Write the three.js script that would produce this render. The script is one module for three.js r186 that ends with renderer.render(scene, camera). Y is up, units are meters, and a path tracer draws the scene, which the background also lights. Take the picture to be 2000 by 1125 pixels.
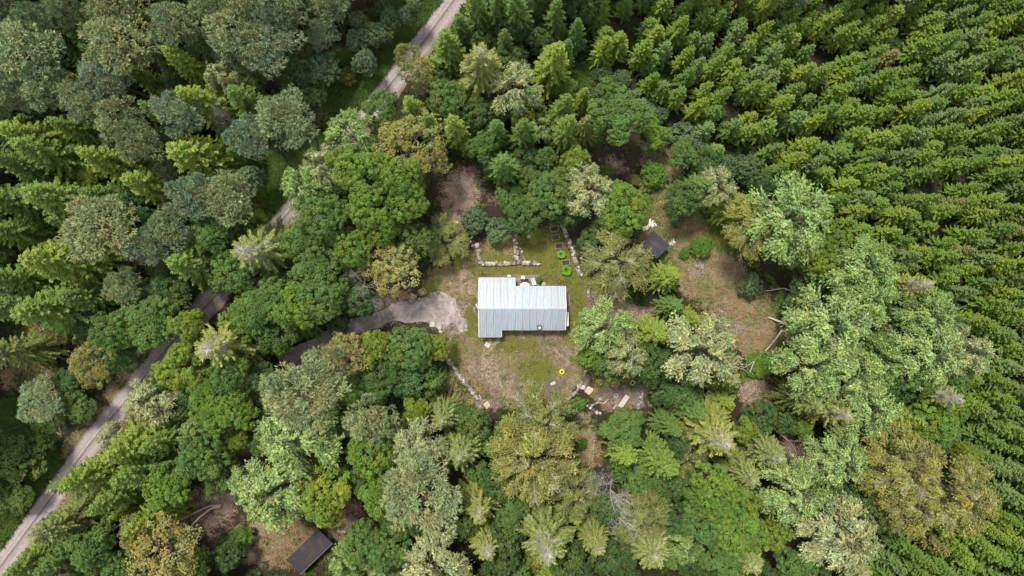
import * as THREE from 'three';
import { mergeGeometries } from 'three/addons/utils/BufferGeometryUtils.js';

// ---------------------------------------------------------------- camera, sky, sun, exposure
const scene = new THREE.Scene();
const ALT = 107, FOC = 1333.33;                       // flying height in metres, focal length in plan units
const camera = new THREE.PerspectiveCamera(45.75, 16 / 9, 1, 900);
camera.position.set(0, ALT, 0);
camera.up.set(0, 0, -1);
camera.lookAt(0, 0, 0);

const SKYW = 64, SKYH = 32, skyData = new Float32Array(SKYW * SKYH * 4);
for (let j = 0; j < SKYH; j++) for (let i = 0; i < SKYW; i++) {
  const el = ((j + 0.5) / SKYH - 0.5) * Math.PI, s = Math.max(0, Math.sin(el)), L = el > 0 ? 0.3 * (1 + 1.6 * s) / 2.6 + 0.05 : 0.12;
  const k = (j * SKYW + i) * 4;
  skyData[k] = L * 0.99; skyData[k + 1] = L; skyData[k + 2] = L * 1.03; skyData[k + 3] = 1;
}
const skyTex = new THREE.DataTexture(skyData, SKYW, SKYH, THREE.RGBAFormat, THREE.FloatType);
skyTex.mapping = THREE.EquirectangularReflectionMapping;
skyTex.magFilter = THREE.LinearFilter; skyTex.needsUpdate = true;
scene.background = skyTex; scene.environment = skyTex;

const sun = new THREE.DirectionalLight(0xfff5e6, 1.5);
sun.name = 'sun';
sun.position.set(-38, 170, -70);
sun.target.position.set(0, 0, 0);
sun.castShadow = true; sun.shadow.radius = 20; sun.shadow.mapSize.set(4096, 4096);
Object.assign(sun.shadow.camera, { left: -120, right: 120, top: 90, bottom: -90, near: 1, far: 400 });
scene.add(sun, sun.target);

const renderer = new THREE.WebGLRenderer({ antialias: true });
renderer.setSize(1024, 576);
renderer.shadowMap.enabled = true;
renderer.toneMapping = THREE.LinearToneMapping;
renderer.toneMappingExposure = 4.05;

// ---------------------------------------------------------------- helpers
const PI = Math.PI, V3 = (x, y, z) => new THREE.Vector3(x, y, z);
function rng(seed) {
  let a = (seed * 2654435761) >>> 0;
  return () => { a = (a + 0x6d2b79f5) | 0; let t = Math.imul(a ^ (a >>> 15), 1 | a); t = (t + Math.imul(t ^ (t >>> 7), 61 | t)) ^ t; return ((t ^ (t >>> 14)) >>> 0) / 4294967296; };
}
const R0 = rng(7);
const lerp = (a, b, t) => a + (b - a) * t, clamp = (x, a, b) => Math.min(b, Math.max(a, x)), smooth = (a, b, x) => { const t = clamp((x - a) / (b - a), 0, 1); return t * t * (3 - 2 * t); };
// plan units: the survey drawing of the site, 1333 units per unit of slope seen from 107 m; h is the height of the point
const wx = (px, h = 0) => (px - 1000) * (ALT - h) / FOC, wz = (py, h = 0) => (py - 562.5) * (ALT - h) / FOC;
// lattice noise
const NT = new Float32Array(65536); { const r = rng(99); for (let i = 0; i < 65536; i++) NT[i] = r(); }
function vn(x, y) {
  const ix = Math.floor(x), iy = Math.floor(y), fx = x - ix, fy = y - iy, u = fx * fx * (3 - 2 * fx), v = fy * fy * (3 - 2 * fy);
  const a = NT[((iy & 255) << 8) | (ix & 255)], b = NT[((iy & 255) << 8) | ((ix + 1) & 255)], c = NT[(((iy + 1) & 255) << 8) | (ix & 255)], d = NT[(((iy + 1) & 255) << 8) | ((ix + 1) & 255)];
  return a + (b - a) * u + (c - a) * v + (a - b - c + d) * u * v;
}
const fbm = (x, y, n = 4) => { let s = 0, a = 0.5, t = 0; for (let i = 0; i < n; i++) { s += a * vn(x, y); t += a; a *= 0.5; x = x * 2.03 + 17.3; y = y * 2.03 + 9.1; } return s / t; };
function inPoly(x, y, P) { let c = false; for (let i = 0, j = P.length - 1; i < P.length; j = i++) { const [a, b] = P[i], [d, e] = P[j]; if ((b > y) !== (e > y) && x < (d - a) * (y - b) / (e - b) + a) c = !c; } return c; }
function segDist(x, y, P) { let m = 1e9; for (let i = 0; i < P.length - 1; i++) { const [a, b] = P[i], [c, d] = P[i + 1], ux = c - a, uy = d - b, t = clamp(((x - a) * ux + (y - b) * uy) / (ux * ux + uy * uy), 0, 1); m = Math.min(m, Math.hypot(x - a - ux * t, y - b - uy * t)); } return m; }

const taken = {};
function numbered(n) { const k = taken[n] = (taken[n] ?? -1) + 1; return k ? n + '_' + String(k).padStart(3, '0') : n; }
function shadows(o) { o.traverse((m) => { if (m.isMesh) m.castShadow = m.receiveShadow = true; }); return o; }
function tag(o, label, category, group) { o.userData = { label, category }; if (group) o.userData.group = group; return o; }
function thing(name, label, category, [x, y, z] = [0, 0, 0], turn = 0, group) {
  const o = new THREE.Group(); o.name = numbered(name); o.position.set(x, y, z); o.rotation.y = turn; scene.add(o); return tag(o, label, category, group);
}
function part(name, geo, mat, parent, pos, turn) {
  const m = new THREE.Mesh(geo, mat); m.name = name; m.castShadow = m.receiveShadow = true; if (pos) m.position.set(...pos); if (turn) m.rotation.set(...turn); parent.add(m); return m;
}
function structure(name, geo, mat) { const m = new THREE.Mesh(geo, mat); m.name = name; m.userData = { kind: 'structure' }; m.castShadow = m.receiveShadow = true; scene.add(m); return m; }
const lin = (r, g, b) => new THREE.Color().setRGB(r, g, b);
const std = (c, rough = 0.85, o = {}) => new THREE.MeshStandardMaterial({ color: c, roughness: rough, ...o });
const box = (w, h, d) => new THREE.BoxGeometry(w, h, d);
const at = (g, x, y, z, ry = 0, rx = 0, rz = 0) => g.applyMatrix4(new THREE.Matrix4().compose(V3(x, y, z), new THREE.Quaternion().setFromEuler(new THREE.Euler(rx, ry, rz, 'YXZ')), V3(1, 1, 1)));
const merge = (a) => mergeGeometries(a.map((g) => { g = g.index ? g.toNonIndexed() : g; for (const k of Object.keys(g.attributes)) if (!['position', 'normal', 'uv'].includes(k)) g.deleteAttribute(k); return g; }));

// faces collected one by one: leaves, needles, twigs
class Faces {
  constructor() { this.p = []; this.c = []; this.i = []; }
  leaf(x, y, z, u, v, L, W, c) {                     // a lozenge from (x,y,z) along u, W wide along v
    const n = this.p.length / 3, a = L * 0.5, b = W * 0.5;
    this.p.push(x, y, z, x + u[0] * a + v[0] * b, y + u[1] * a + v[1] * b, z + u[2] * a + v[2] * b, x + u[0] * L, y + u[1] * L, z + u[2] * L, x + u[0] * a - v[0] * b, y + u[1] * a - v[1] * b, z + u[2] * a - v[2] * b);
    for (let k = 0; k < 4; k++) this.c.push(c[0], c[1], c[2]);
    this.i.push(n, n + 1, n + 2, n, n + 2, n + 3);
  }
  tube(a, b, ra, rb, sides = 4, c = [1, 1, 1]) {
    const d = V3(b[0] - a[0], b[1] - a[1], b[2] - a[2]).normalize(), u = (Math.abs(d.y) < 0.9 ? V3(0, 1, 0) : V3(1, 0, 0)).cross(d).normalize(), w = d.clone().cross(u), n = this.p.length / 3;
    for (const [q, r] of [[a, ra], [b, rb]]) for (let k = 0; k < sides; k++) {
      const t = k / sides * 2 * PI, cs = Math.cos(t) * r, sn = Math.sin(t) * r;
      this.p.push(q[0] + u.x * cs + w.x * sn, q[1] + u.y * cs + w.y * sn, q[2] + u.z * cs + w.z * sn); this.c.push(...c);
    }
    for (let k = 0; k < sides; k++) { const k2 = (k + 1) % sides; this.i.push(n + k, n + k2, n + sides + k2, n + k, n + sides + k2, n + sides + k); }
  }
  bent(pts, r0, r1, sides = 5, c) { for (let k = 0; k < pts.length - 1; k++) this.tube(pts[k], pts[k + 1], lerp(r0, r1, k / (pts.length - 1)), lerp(r0, r1, (k + 1) / (pts.length - 1)), sides, c); }
  build(colored = true) {
    const g = new THREE.BufferGeometry();
    g.setAttribute('position', new THREE.BufferAttribute(new Float32Array(this.p), 3));
    if (colored) g.setAttribute('color', new THREE.BufferAttribute(new Float32Array(this.c), 3));
    g.setIndex(this.i); return g;
  }
}
const unit = (x, y, z) => { const l = Math.hypot(x, y, z) || 1; return [x / l, y / l, z / l]; };
const cross = (a, b) => [a[1] * b[2] - a[2] * b[1], a[2] * b[0] - a[0] * b[2], a[0] * b[1] - a[1] * b[0]];
function ball(r) { const y = r() * 2 - 1, t = r() * 2 * PI, s = Math.sqrt(1 - y * y); return [Math.cos(t) * s, y, Math.sin(t) * s]; }
function frame(n, r) { const a = ball(r); let u = cross(n, a); u = unit(...u); return [u, cross(n, u)]; }
const mix3 = (c, k) => [c[0] * k, c[1] * k, c[2] * k];

// ---------------------------------------------------------------- the lie of the land
const ROAD = [[960, -90], [890, -2], [820, 90], [752, 180], [680, 272], [600, 372], [520, 468], [430, 568], [338, 668], [262, 762], [180, 864], [100, 972], [20, 1082], [-60, 1196]].map(([a, b]) => [wx(a), wz(b)]);
const DRIVE = [[545, 706], [600, 682], [660, 655], [720, 628], [770, 612], [815, 606], [855, 605], [890, 606]].map(([a, b]) => [wx(a), wz(b)]);
const YARD = [[835, 520], [850, 430], [870, 330], [955, 330], [960, 420], [1100, 425], [1150, 430], [1165, 530], [1225, 560], [1235, 640], [1140, 610], [1140, 720], [1265, 735], [1270, 805], [1100, 795], [960, 805], [870, 700], [820, 650], [740, 660], [735, 560]];
const GLADE = [[1165, 330], [1200, 295], [1285, 285], [1325, 340], [1325, 410], [1420, 430], [1470, 500], [1545, 590], [1560, 700], [1530, 780], [1450, 770], [1435, 650], [1330, 560], [1300, 520], [1240, 500], [1250, 420]];
const flatness = (x, z) => {                          // 0 on built ground, 1 in the wood
  const px = x / (ALT / FOC) + 1000, py = z / (ALT / FOC) + 562.5;
  let f = smooth(2.6, 6, segDist(x, z, ROAD)) * smooth(1.6, 4, segDist(x, z, DRIVE));
  if (px > 810 && px < 1290 && py > 420 && py < 820) f *= 1 - smooth(0, 40, Math.min(px - 810, 1290 - px, py - 420, 820 - py));
  f *= smooth(3, 7, Math.hypot(x - wx(1283), z - wz(478))) * smooth(5, 9, Math.hypot(x - wx(605), z - wz(1080)));
  return f;
};
const groundH = (x, z) => ((fbm(x * 0.09 + 40, z * 0.09 + 40, 3) - 0.5) * 0.9 + (fbm(x * 0.5, z * 0.5, 2) - 0.5) * 0.22) * flatness(x, z);

// ---------------------------------------------------------------- ground colour: what lies on the soil, drawn at its place
const MX0 = -60, MY0 = -60, MW = 2120, MH = 1245;
function mask(draw, blur = 3) {
  const W = 530, H = 312, cv = document.createElement('canvas'); cv.width = W; cv.height = H;
  const g = cv.getContext('2d'); g.fillStyle = '#000'; g.fillRect(0, 0, W, H); g.setTransform(W / MW, 0, 0, H / MH, -MX0 * W / MW, -MY0 * H / MH); g.fillStyle = g.strokeStyle = '#fff';
  const api = { e: (x, y, a, b, t = 0) => { g.beginPath(); g.ellipse(x, y, a, b, t, 0, 7); g.fill(); }, p: (P) => { g.beginPath(); P.forEach(([x, y], i) => (i ? g.lineTo(x, y) : g.moveTo(x, y))); g.closePath(); g.fill(); }, l: (P, w) => { g.lineWidth = w; g.lineJoin = g.lineCap = 'round'; g.beginPath(); P.forEach(([x, y], i) => (i ? g.lineTo(x, y) : g.moveTo(x, y))); g.stroke(); } };
  draw(api);
  const d = g.getImageData(0, 0, W, H).data; let a = new Float32Array(W * H); for (let i = 0; i < W * H; i++) a[i] = d[i * 4] / 255;
  for (let pass = 0; pass < 2; pass++) for (const [sx, sy] of [[1, 0], [0, 1]]) {
    const b = new Float32Array(W * H);
    for (let y = 0; y < H; y++) for (let x = 0; x < W; x++) { let s = 0; for (let k = -blur; k <= blur; k++) s += a[clamp(y + k * sy, 0, H - 1) * W + clamp(x + k * sx, 0, W - 1)]; b[y * W + x] = s / (2 * blur + 1); }
    a = b;
  }
  return (px, py) => {
    const fx = clamp((px - MX0) / MW * W - 0.5, 0, W - 1.01), fy = clamp((py - MY0) / MH * H - 0.5, 0, H - 1.01), ix = fx | 0, iy = fy | 0, u = fx - ix, v = fy - iy, k = iy * W + ix;
    return lerp(lerp(a[k], a[k + 1], u), lerp(a[k + W], a[k + W + 1], u), v);
  };
}
const roadPx = ROAD.map(([a, b]) => [a * FOC / ALT + 1000, b * FOC / ALT + 562.5]);
const zDirt = mask((m) => { m.p([[850, 590], [900, 520], [915, 470], [930, 480], [930, 540], [1150, 540], [1160, 640], [1150, 740], [1090, 790], [960, 800], [905, 750], [870, 690], [880, 640], [850, 620]]); m.e(1120, 600, 45, 70); m.e(870, 545, 45, 35); m.e(1210, 770, 60, 40); });
const zMoss = mask((m) => { m.p([[930, 520], [1050, 520], [1140, 545], [1140, 575], [1010, 540], [930, 542]]); m.p([[1015, 455], [1090, 440], [1130, 530], [1100, 560], [1050, 520], [1020, 510]]); m.e(975, 490, 36, 26); m.e(922, 620, 17, 54); m.e(902, 502, 24, 28); m.e(882, 690, 15, 32, -0.6); m.e(1000, 676, 70, 14); m.l([[1125, 560], [1132, 610], [1130, 660]], 34); m.e(842, 590, 20, 14); m.l([[930, 532], [1050, 528], [1140, 555]], 22); m.e(850, 640, 24, 10, 0.5); m.e(1055, 715, 45, 14); m.e(1135, 660, 12, 40); m.e(840, 560, 20, 22); m.e(1410, 460, 40, 30); m.e(1300, 385, 22, 15); m.e(1490, 715, 34, 28); m.e(1230, 700, 60, 60); m.e(1560, 650, 22, 70); m.e(1050, 735, 30, 16); m.e(1345, 425, 50, 30); });
const zLitter = mask((m) => { m.e(905, 370, 34, 50, 0.3); m.e(975, 385, 16, 20); m.e(765, 590, 36, 26); m.e(1185, 585, 36, 42); m.e(1240, 640, 50, 40); m.e(1295, 320, 34, 24); m.e(1200, 320, 20, 16); m.e(1180, 440, 24, 18); m.e(395, 1000, 70, 45, -0.5); m.e(250, 505, 34, 18); m.e(500, 1060, 60, 40); m.e(680, 1000, 24, 30); m.e(1475, 770, 36, 30); m.e(600, 700, 70, 18, -0.45); m.e(1240, 960, 20, 20); m.e(1550, 870, 20, 30); m.e(890, 395, 30, 50); m.e(940, 790, 30, 14); m.e(470, 720, 40, 30); m.e(1200, 775, 36, 22); });
const zStraw = mask((m) => { m.p([[1300, 510], [1330, 480], [1440, 500], [1500, 590], [1520, 700], [1450, 700], [1400, 600], [1330, 560]]); m.e(1300, 360, 36, 40); m.e(1340, 450, 40, 40); m.e(110, 640, 40, 30); m.e(70, 740, 70, 30); m.l(roadPx.slice(8, 13), 78); m.e(1140, 850, 24, 50); m.e(895, 745, 24, 32, 0.8); m.e(1150, 690, 12, 40); });
const zHeath = mask((m) => { m.e(915, 770, 30, 34, 0.8); m.e(1270, 470, 40, 30); m.e(1150, 880, 24, 40); m.e(80, 650, 30, 40); m.e(560, 1060, 60, 50); m.e(1300, 420, 30, 40); m.e(1390, 560, 50, 60); m.e(1550, 670, 26, 50); m.e(640, 1060, 40, 34); m.e(980, 480, 40, 24); });
const zGrass = mask((m) => { m.l(roadPx.slice(0, 7).map(([x, y]) => [x - 46, y - 26]), 92); m.l(roadPx.slice(4, 7).map(([x, y]) => [x - 60, y - 30]), 110); m.e(640, 180, 80, 60); m.e(10, 850, 60, 60); m.l([[-40, 1070], [20, 1000], [90, 900]], 60); m.e(1140, 150, 12, 30, 0.5); m.e(70, 800, 40, 20); });
const zSand = mask((m) => { m.l([[919, 506], [915, 525], [903, 555]], 14); m.l([[899, 508], [908, 530], [925, 560], [930, 590]], 12); m.e(908, 532, 9, 16); m.e(952, 673, 11, 4, 0.5); m.e(960, 690, 15, 18, 0.5); m.e(957, 716, 16, 12); m.e(975, 740, 14, 14); m.e(660, 1042, 5, 20, 0.5); m.e(648, 1036, 8, 5); m.e(668, 1110, 16, 18); m.e(640, 1105, 4, 30); m.e(105, 830, 12, 28, -0.3); m.e(1400, 535, 40, 18, 0.6); }, 1);
const zGravel = mask((m) => { m.e(1225, 757, 26, 16, 0.4); m.e(1148, 520, 8, 26); m.e(1115, 690, 14, 12); m.e(1260, 785, 14, 20); m.l([[640, 664], [720, 628], [770, 612], [815, 606], [860, 603], [890, 620], [906, 650]], 34); m.e(888, 615, 30, 34); m.e(900, 640, 18, 26); }, 3);
const TW = 2048, TH = 1203, gpix = new Uint8Array(TW * TH * 4), bumpPix = new Uint8Array(TW * TH * 4);
{
  const Z = [[zMoss, [96, 98, 42], [132, 130, 62]], [zHeath, [112, 88, 58], [142, 120, 82]], [zLitter, [88, 66, 58], [146, 114, 102]], [zStraw, [114, 90, 62], [180, 158, 124]], [zGrass, [60, 92, 28], [96, 130, 46]], [zGravel, [116, 106, 102], [168, 158, 154]], [zSand, [142, 124, 106], [180, 164, 144]]];
  for (let j = 0; j < TH; j++) for (let i = 0; i < TW; i++) {
    const px = MX0 + (i + 0.5) / TW * MW, py = MY0 + (j + 0.5) / TH * MH;
    const w1 = fbm(px * 0.03, py * 0.03, 3) - 0.5, w2 = fbm(px * 0.03 + 50, py * 0.03 + 80, 3) - 0.5, f1 = vn(px * 0.31, py * 0.31), f2 = vn(px * 0.31 + 91, py * 0.31 + 33);
    const qx = px + w1 * 46 + (f1 - 0.5) * 12, qy = py + w2 * 46 + (f2 - 0.5) * 12;
    const fine = vn(px * 0.83, py * 0.83), grit = NT[(j * 977 + i * 131 + ((j * i) >> 3)) & 65535], mid = fbm(px * 0.11, py * 0.11, 4), wide = fbm(px * 0.018 + 7, py * 0.018 + 3, 3);
    // bare forest floor: brown needles with moss
    let t = smooth(0.4, 0.66, mid), r = lerp(60, 46, t), g = lerp(46, 50, t), b = lerp(34, 22, t);
    const dirt = smooth(0.35, 0.65, zDirt(qx, qy));
    if (dirt > 0) { const a = smooth(0.28, 0.72, mid * 0.45 + fbm(px * 0.3 + 5, py * 0.3, 2) * 0.4 + wide * 0.15), s = smooth(0.42, 0.6, wide); const dr = lerp(lerp(132, 176, a), lerp(136, 144, a), s), dg = lerp(lerp(116, 156, a), lerp(118, 134, a), s), db = lerp(lerp(98, 136, a), lerp(90, 92, a), s); r = lerp(r, dr, dirt); g = lerp(g, dg, dirt); b = lerp(b, db, dirt); }
    for (const [z, A, B] of Z) {
      let w = z(qx, qy); if (w < 0.02) continue;
      w = smooth(0.25, 0.75, w * (z === zMoss ? 1.0 : 0.8) + (mid - 0.5) * 0.9 + (fine - 0.5) * 0.35 + 0.1) * smooth(0.02, 0.2, w);
      const k = smooth(0.25, 0.75, 0.5 * mid + 0.5 * fine); r = lerp(r, lerp(A[0], B[0], k), w); g = lerp(g, lerp(A[1], B[1], k), w); b = lerp(b, lerp(A[2], B[2], k), w);
    }
    const dk = smooth(0.62, 0.72, fbm(px * 0.16 + 300, py * 0.16 + 100, 3)) * 0.3;                    // clumps of darker herbs
    r = lerp(r, 62, dk); g = lerp(g, 64, dk); b = lerp(b, 30, dk);
    const m = 0.76 + 0.3 * grit * (0.6 + 0.4 * fine) + 0.22 * (fine - 0.5) + (grit > 0.965 ? 0.3 : 0), k = (j * TW + i) * 4;
    gpix[k] = clamp(r * m, 0, 255); gpix[k + 1] = clamp(g * m, 0, 255); gpix[k + 2] = clamp(b * m, 0, 255); gpix[k + 3] = 255;
    const h = 120 + (fine - 0.5) * 120 + (grit - 0.5) * 70; bumpPix[k] = bumpPix[k + 1] = bumpPix[k + 2] = clamp(h, 0, 255); bumpPix[k + 3] = 255;
  }
}
function dataTex(pix, w, h, srgb, wrap = THREE.RepeatWrapping) { const t = new THREE.DataTexture(pix, w, h); t.wrapS = t.wrapT = wrap; t.magFilter = t.minFilter = THREE.LinearFilter; if (srgb) t.colorSpace = THREE.SRGBColorSpace; t.needsUpdate = true; return t; }
{
  const g = new THREE.PlaneGeometry(420, 280, 336, 224).rotateX(-PI / 2), p = g.attributes.position, uv = g.attributes.uv, u0 = wx(MX0), v0 = wz(MY0), uw = wx(MX0 + MW) - u0, vh = wz(MY0 + MH) - v0;
  for (let i = 0; i < p.count; i++) { const x = p.getX(i), z = p.getZ(i); p.setY(i, groundH(x, z)); uv.setXY(i, (x - u0) / uw, (z - v0) / vh); }
  g.computeVertexNormals();
  structure('ground', g, new THREE.MeshStandardMaterial({ color: lin(0.6, 0.59, 0.57), map: dataTex(gpix, TW, TH, true, THREE.MirroredRepeatWrapping), bumpMap: dataTex(bumpPix, TW, TH, false, THREE.MirroredRepeatWrapping), bumpScale: 0.09, roughness: 0.95 }));
}
// a ribbon along a line of points, ragged at both edges
function ribbon(line, half, y, rag, across = 8, step = 0.4, seed = 1) {
  const c = new THREE.CatmullRomCurve3(line.map(([x, z]) => V3(x, 0, z))), n = Math.round(c.getLength() / step), pos = [], uv = [], idx = [];
  for (let i = 0; i <= n; i++) {
    const q = c.getPointAt(i / n), t = c.getTangentAt(i / n), s = i / n, hw = typeof half === 'function' ? half(s) : half;
    const l = -hw + (fbm(i * step * 0.6, seed, 3) - 0.5) * rag, r = hw + (fbm(i * step * 0.6, seed + 40, 3) - 0.5) * rag;
    for (let k = 0; k <= across; k++) { const o = lerp(l, r, k / across); pos.push(q.x - t.z * o, y + (1 - (2 * k / across - 1) ** 2) * 0.03, q.z + t.x * o); uv.push(o / 6 + 0.5, i * step / 24); }
    if (i < n) for (let k = 0; k < across; k++) { const a = i * (across + 1) + k, b = a + across + 1; idx.push(a, a + 1, b, b, a + 1, b + 1); }
  }
  const g = new THREE.BufferGeometry(); g.setAttribute('position', new THREE.Float32BufferAttribute(pos, 3)); g.setAttribute('uv', new THREE.Float32BufferAttribute(uv, 2)); g.setIndex(idx); g.computeVertexNormals(); return g;
}
{
  const W = 256, H = 1024, a = new Uint8Array(W * H * 4), b = new Uint8Array(W * H * 4);
  for (let j = 0; j < H; j++) for (let i = 0; i < W; i++) {
    const o = (i / W - 0.5) * 6, v = j / H * 24, n = NT[(j * 613 + i * 197 + ((i * j) >> 2)) & 65535], f = vn(i * 0.16, j * 0.16), wv = Math.sin(j / H * 2 * PI) * 0.06;
    let r = 148, g = 141, bl = 139; const tr = Math.exp(-(((o - wv + 0.95) / 0.42) ** 2)) + Math.exp(-(((o - wv - 0.95) / 0.5) ** 2)), loose = Math.exp(-(((o - wv) / 0.16) ** 2)), pale = Math.exp(-(((o - wv - 0.3) / 0.1) ** 2)), side = smooth(1.45, 1.9, Math.abs(o) + (f - 0.5) * 0.7);
    r += tr * 16; g += tr * 15; bl += tr * 16; r -= loose * 34; g -= loose * 34; bl -= loose * 34; r += pale * 24; g += pale * 22; bl += pale * 16; r = lerp(r, 128, side); g = lerp(g, 108, side); bl = lerp(bl, 90, side);
    const m = 0.86 + 0.24 * n + (f - 0.5) * 0.16, k = (j * W + i) * 4; a[k] = clamp(r * m, 0, 255); a[k + 1] = clamp(g * m, 0, 255); a[k + 2] = clamp(bl * m, 0, 255); a[k + 3] = 255; b[k] = b[k + 1] = b[k + 2] = clamp(n * 150 + f * 90, 0, 255); b[k + 3] = 255;
  }
  const gravel = new THREE.MeshStandardMaterial({ color: lin(0.74, 0.74, 0.75), map: dataTex(a, W, H, true), bumpMap: dataTex(b, W, H, false), bumpScale: 0.03, roughness: 0.95 });
  structure('gravel_road', ribbon(ROAD, 1.95, 0.03, 0.8, 10, 0.4, 3), gravel);
  const A2 = new Uint8Array(W * W * 4);
  for (let j = 0; j < W; j++) for (let i = 0; i < W; i++) { const n = NT[(j * 613 + i * 197) & 65535], f = fbm(i * 0.05, j * 0.05, 3), m = 0.82 + 0.2 * n + (f - 0.5) * 0.4, lf = vn(i * 0.2 + 31, j * 0.2) > 0.86 ? 0.62 : 1, k = (j * W + i) * 4; A2[k] = clamp(160 * m * lf, 0, 255); A2[k + 1] = clamp(150 * m * lf, 0, 255); A2[k + 2] = clamp(149 * m * lf, 0, 255); A2[k + 3] = 255; }
  const tx = dataTex(A2, W, W, true, THREE.MirroredRepeatWrapping); tx.repeat.set(1, 4);
  const dm = new THREE.MeshStandardMaterial({ color: lin(0.8, 0.8, 0.8), map: tx, roughness: 0.95 });
  structure('driveway', ribbon(DRIVE, (s) => lerp(1.1, 1.25, smooth(0, 0.55, s)) + 1.5 * smooth(0.6, 0.95, s) * (1 - smooth(0.93, 1.0, s) * 0.75), 0.012, 0.9, 8, 0.35, 9), dm);
  structure('driveway_apron', ribbon([[872, 590], [886, 612], [901, 632], [906, 648]].map(([p, q]) => [wx(p), wz(q)]), (s) => lerp(1.6, 0.55, s), 0.02, 1.1, 8, 0.3, 21), dm);
}

// ---------------------------------------------------------------- trees: each kind is grown a few times, then cloned
const tone = (r, s = 0.22, w = 0.12) => { const k = 1 + (r() - 0.5) * 2 * s, h = (r() - 0.5) * 2 * w; return [k * (1 + h), k, k * (1 - h * 0.6)]; };
// broad crowns: limbs end in lobes, lobes carry clumps, clumps carry leaves or needle tufts
function lobed(seed, o) {
  const r = rng(seed), F = new Faces(), Wd = new Faces(), { R, H, vr, lobes, lobeR, clumps, clumpR, leaves, L, W } = o, cy = H - vr * 0.95, lob = [], fork = H * (o.fork ?? 0.42);
  Wd.bent([[0, -0.4, 0], [0.1 * r(), fork * 0.5, 0.1 * r()], [0, fork, 0], [0.2 * (r() - 0.5), cy, 0.2 * (r() - 0.5)]], o.trunk, o.trunk * 0.45, 7);
  const spin = r() * 7;
  for (let k = 0; k < lobes; k++) {
    const y = lerp(-0.25, 0.98, Math.pow((k + 0.5) / lobes, 0.85)), s = Math.sqrt(1 - Math.min(1, y * y)), t = spin + k * 2.39996 + (r() - 0.5) * 0.8, q = 0.5 + (o.spread ?? 0) * r() + 0.3 * r();
    const c = [Math.cos(t) * s * R * q * (o.oval ?? 1), cy + y * vr * q * 1.05, Math.sin(t) * s * R * q];
    lob.push({ c, r: lobeR * (0.62 + 0.7 * r()), tone: tone(r, 0.17, o.hue ?? 0.17) });
  }
  for (const lb of lob) {
    const f = [0, fork + (cy - fork) * r(), 0];
    Wd.bent([f, [lb.c[0] * 0.55, lerp(f[1], lb.c[1], 0.4), lb.c[2] * 0.55], [lb.c[0], lb.c[1], lb.c[2]]], o.trunk * 0.36, o.trunk * 0.12, 5);
    for (let k = 0; k < clumps; k++) {
      const y = 1 - 2 * (k + 0.5) / clumps, s = Math.sqrt(1 - y * y), t = k * 2.39996 + r() * 0.7, d = [Math.cos(t) * s, y, Math.sin(t) * s], out = unit(lb.c[0], (lb.c[1] - cy) + 0.35 * vr, lb.c[2]);
      if (d[0] * out[0] + d[1] * out[1] + d[2] * out[2] < -0.35 || y < -0.75) continue;
      const q = lb.r * (0.72 + 0.3 * r()), cc = [lb.c[0] + d[0] * q, lb.c[1] + d[1] * q * (o.flat ?? 0.85), lb.c[2] + d[2] * q];
      if (lob.some((m) => m !== lb && Math.hypot(cc[0] - m.c[0], (cc[1] - m.c[1]) / 0.85, cc[2] - m.c[2]) < m.r * 0.72)) continue;
      Wd.tube(lb.c, cc, o.trunk * 0.1, o.trunk * 0.03, 3);
      const ct = tone(r, 0.16, 0.12), cr = clumpR * (0.5 + 0.9 * r()), sq = [0.7 + 0.7 * r(), 0.55 + 0.4 * r(), 0.7 + 0.7 * r()];
      for (let n = 0; n < leaves; n++) {
        const b = ball(r), v = unit(b[0] + d[0] * 0.55, b[1] + d[1] * 0.55 + 0.2, b[2] + d[2] * 0.55), q2 = cr * (0.3 + 0.85 * Math.sqrt(r()));
        const P = [cc[0] + v[0] * q2 * sq[0], cc[1] + v[1] * q2 * sq[1], cc[2] + v[2] * q2 * sq[2]], lt = tone(r, o.vary ?? 0.2, 0.1), c = [lb.tone[0] * ct[0] * lt[0], lb.tone[1] * ct[1] * lt[1], lb.tone[2] * ct[2] * lt[2]];
        if (o.tuft) { for (let m = 0; m < o.tuft; m++) { const e = ball(r), u = unit(out[0] * 0.8 + v[0] * 0.5 + e[0] * 0.8, v[1] * 0.5 + e[1] * 0.8 + 0.5, out[2] * 0.8 + v[2] * 0.5 + e[2] * 0.8), [s1] = frame(u, r); F.leaf(...P, u, s1, L * (0.7 + 0.6 * r()), W, c); } }
        else { const e = ball(r), nn = unit(v[0] * 0.7 + e[0] * 0.6, v[1] * 0.7 + e[1] * 0.6 + 0.45, v[2] * 0.7 + e[2] * 0.6), [u, w] = frame(nn, r), k2 = 0.65 + 0.7 * r(); F.leaf(P[0] - u[0] * L * k2 / 2, P[1] - u[1] * L * k2 / 2, P[2] - u[2] * L * k2 / 2, u, w, L * k2, W * k2, c); }
      }
    }
  }
  return { crown: F.build(), wood: Wd.build(false), R: R, H };
}
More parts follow.
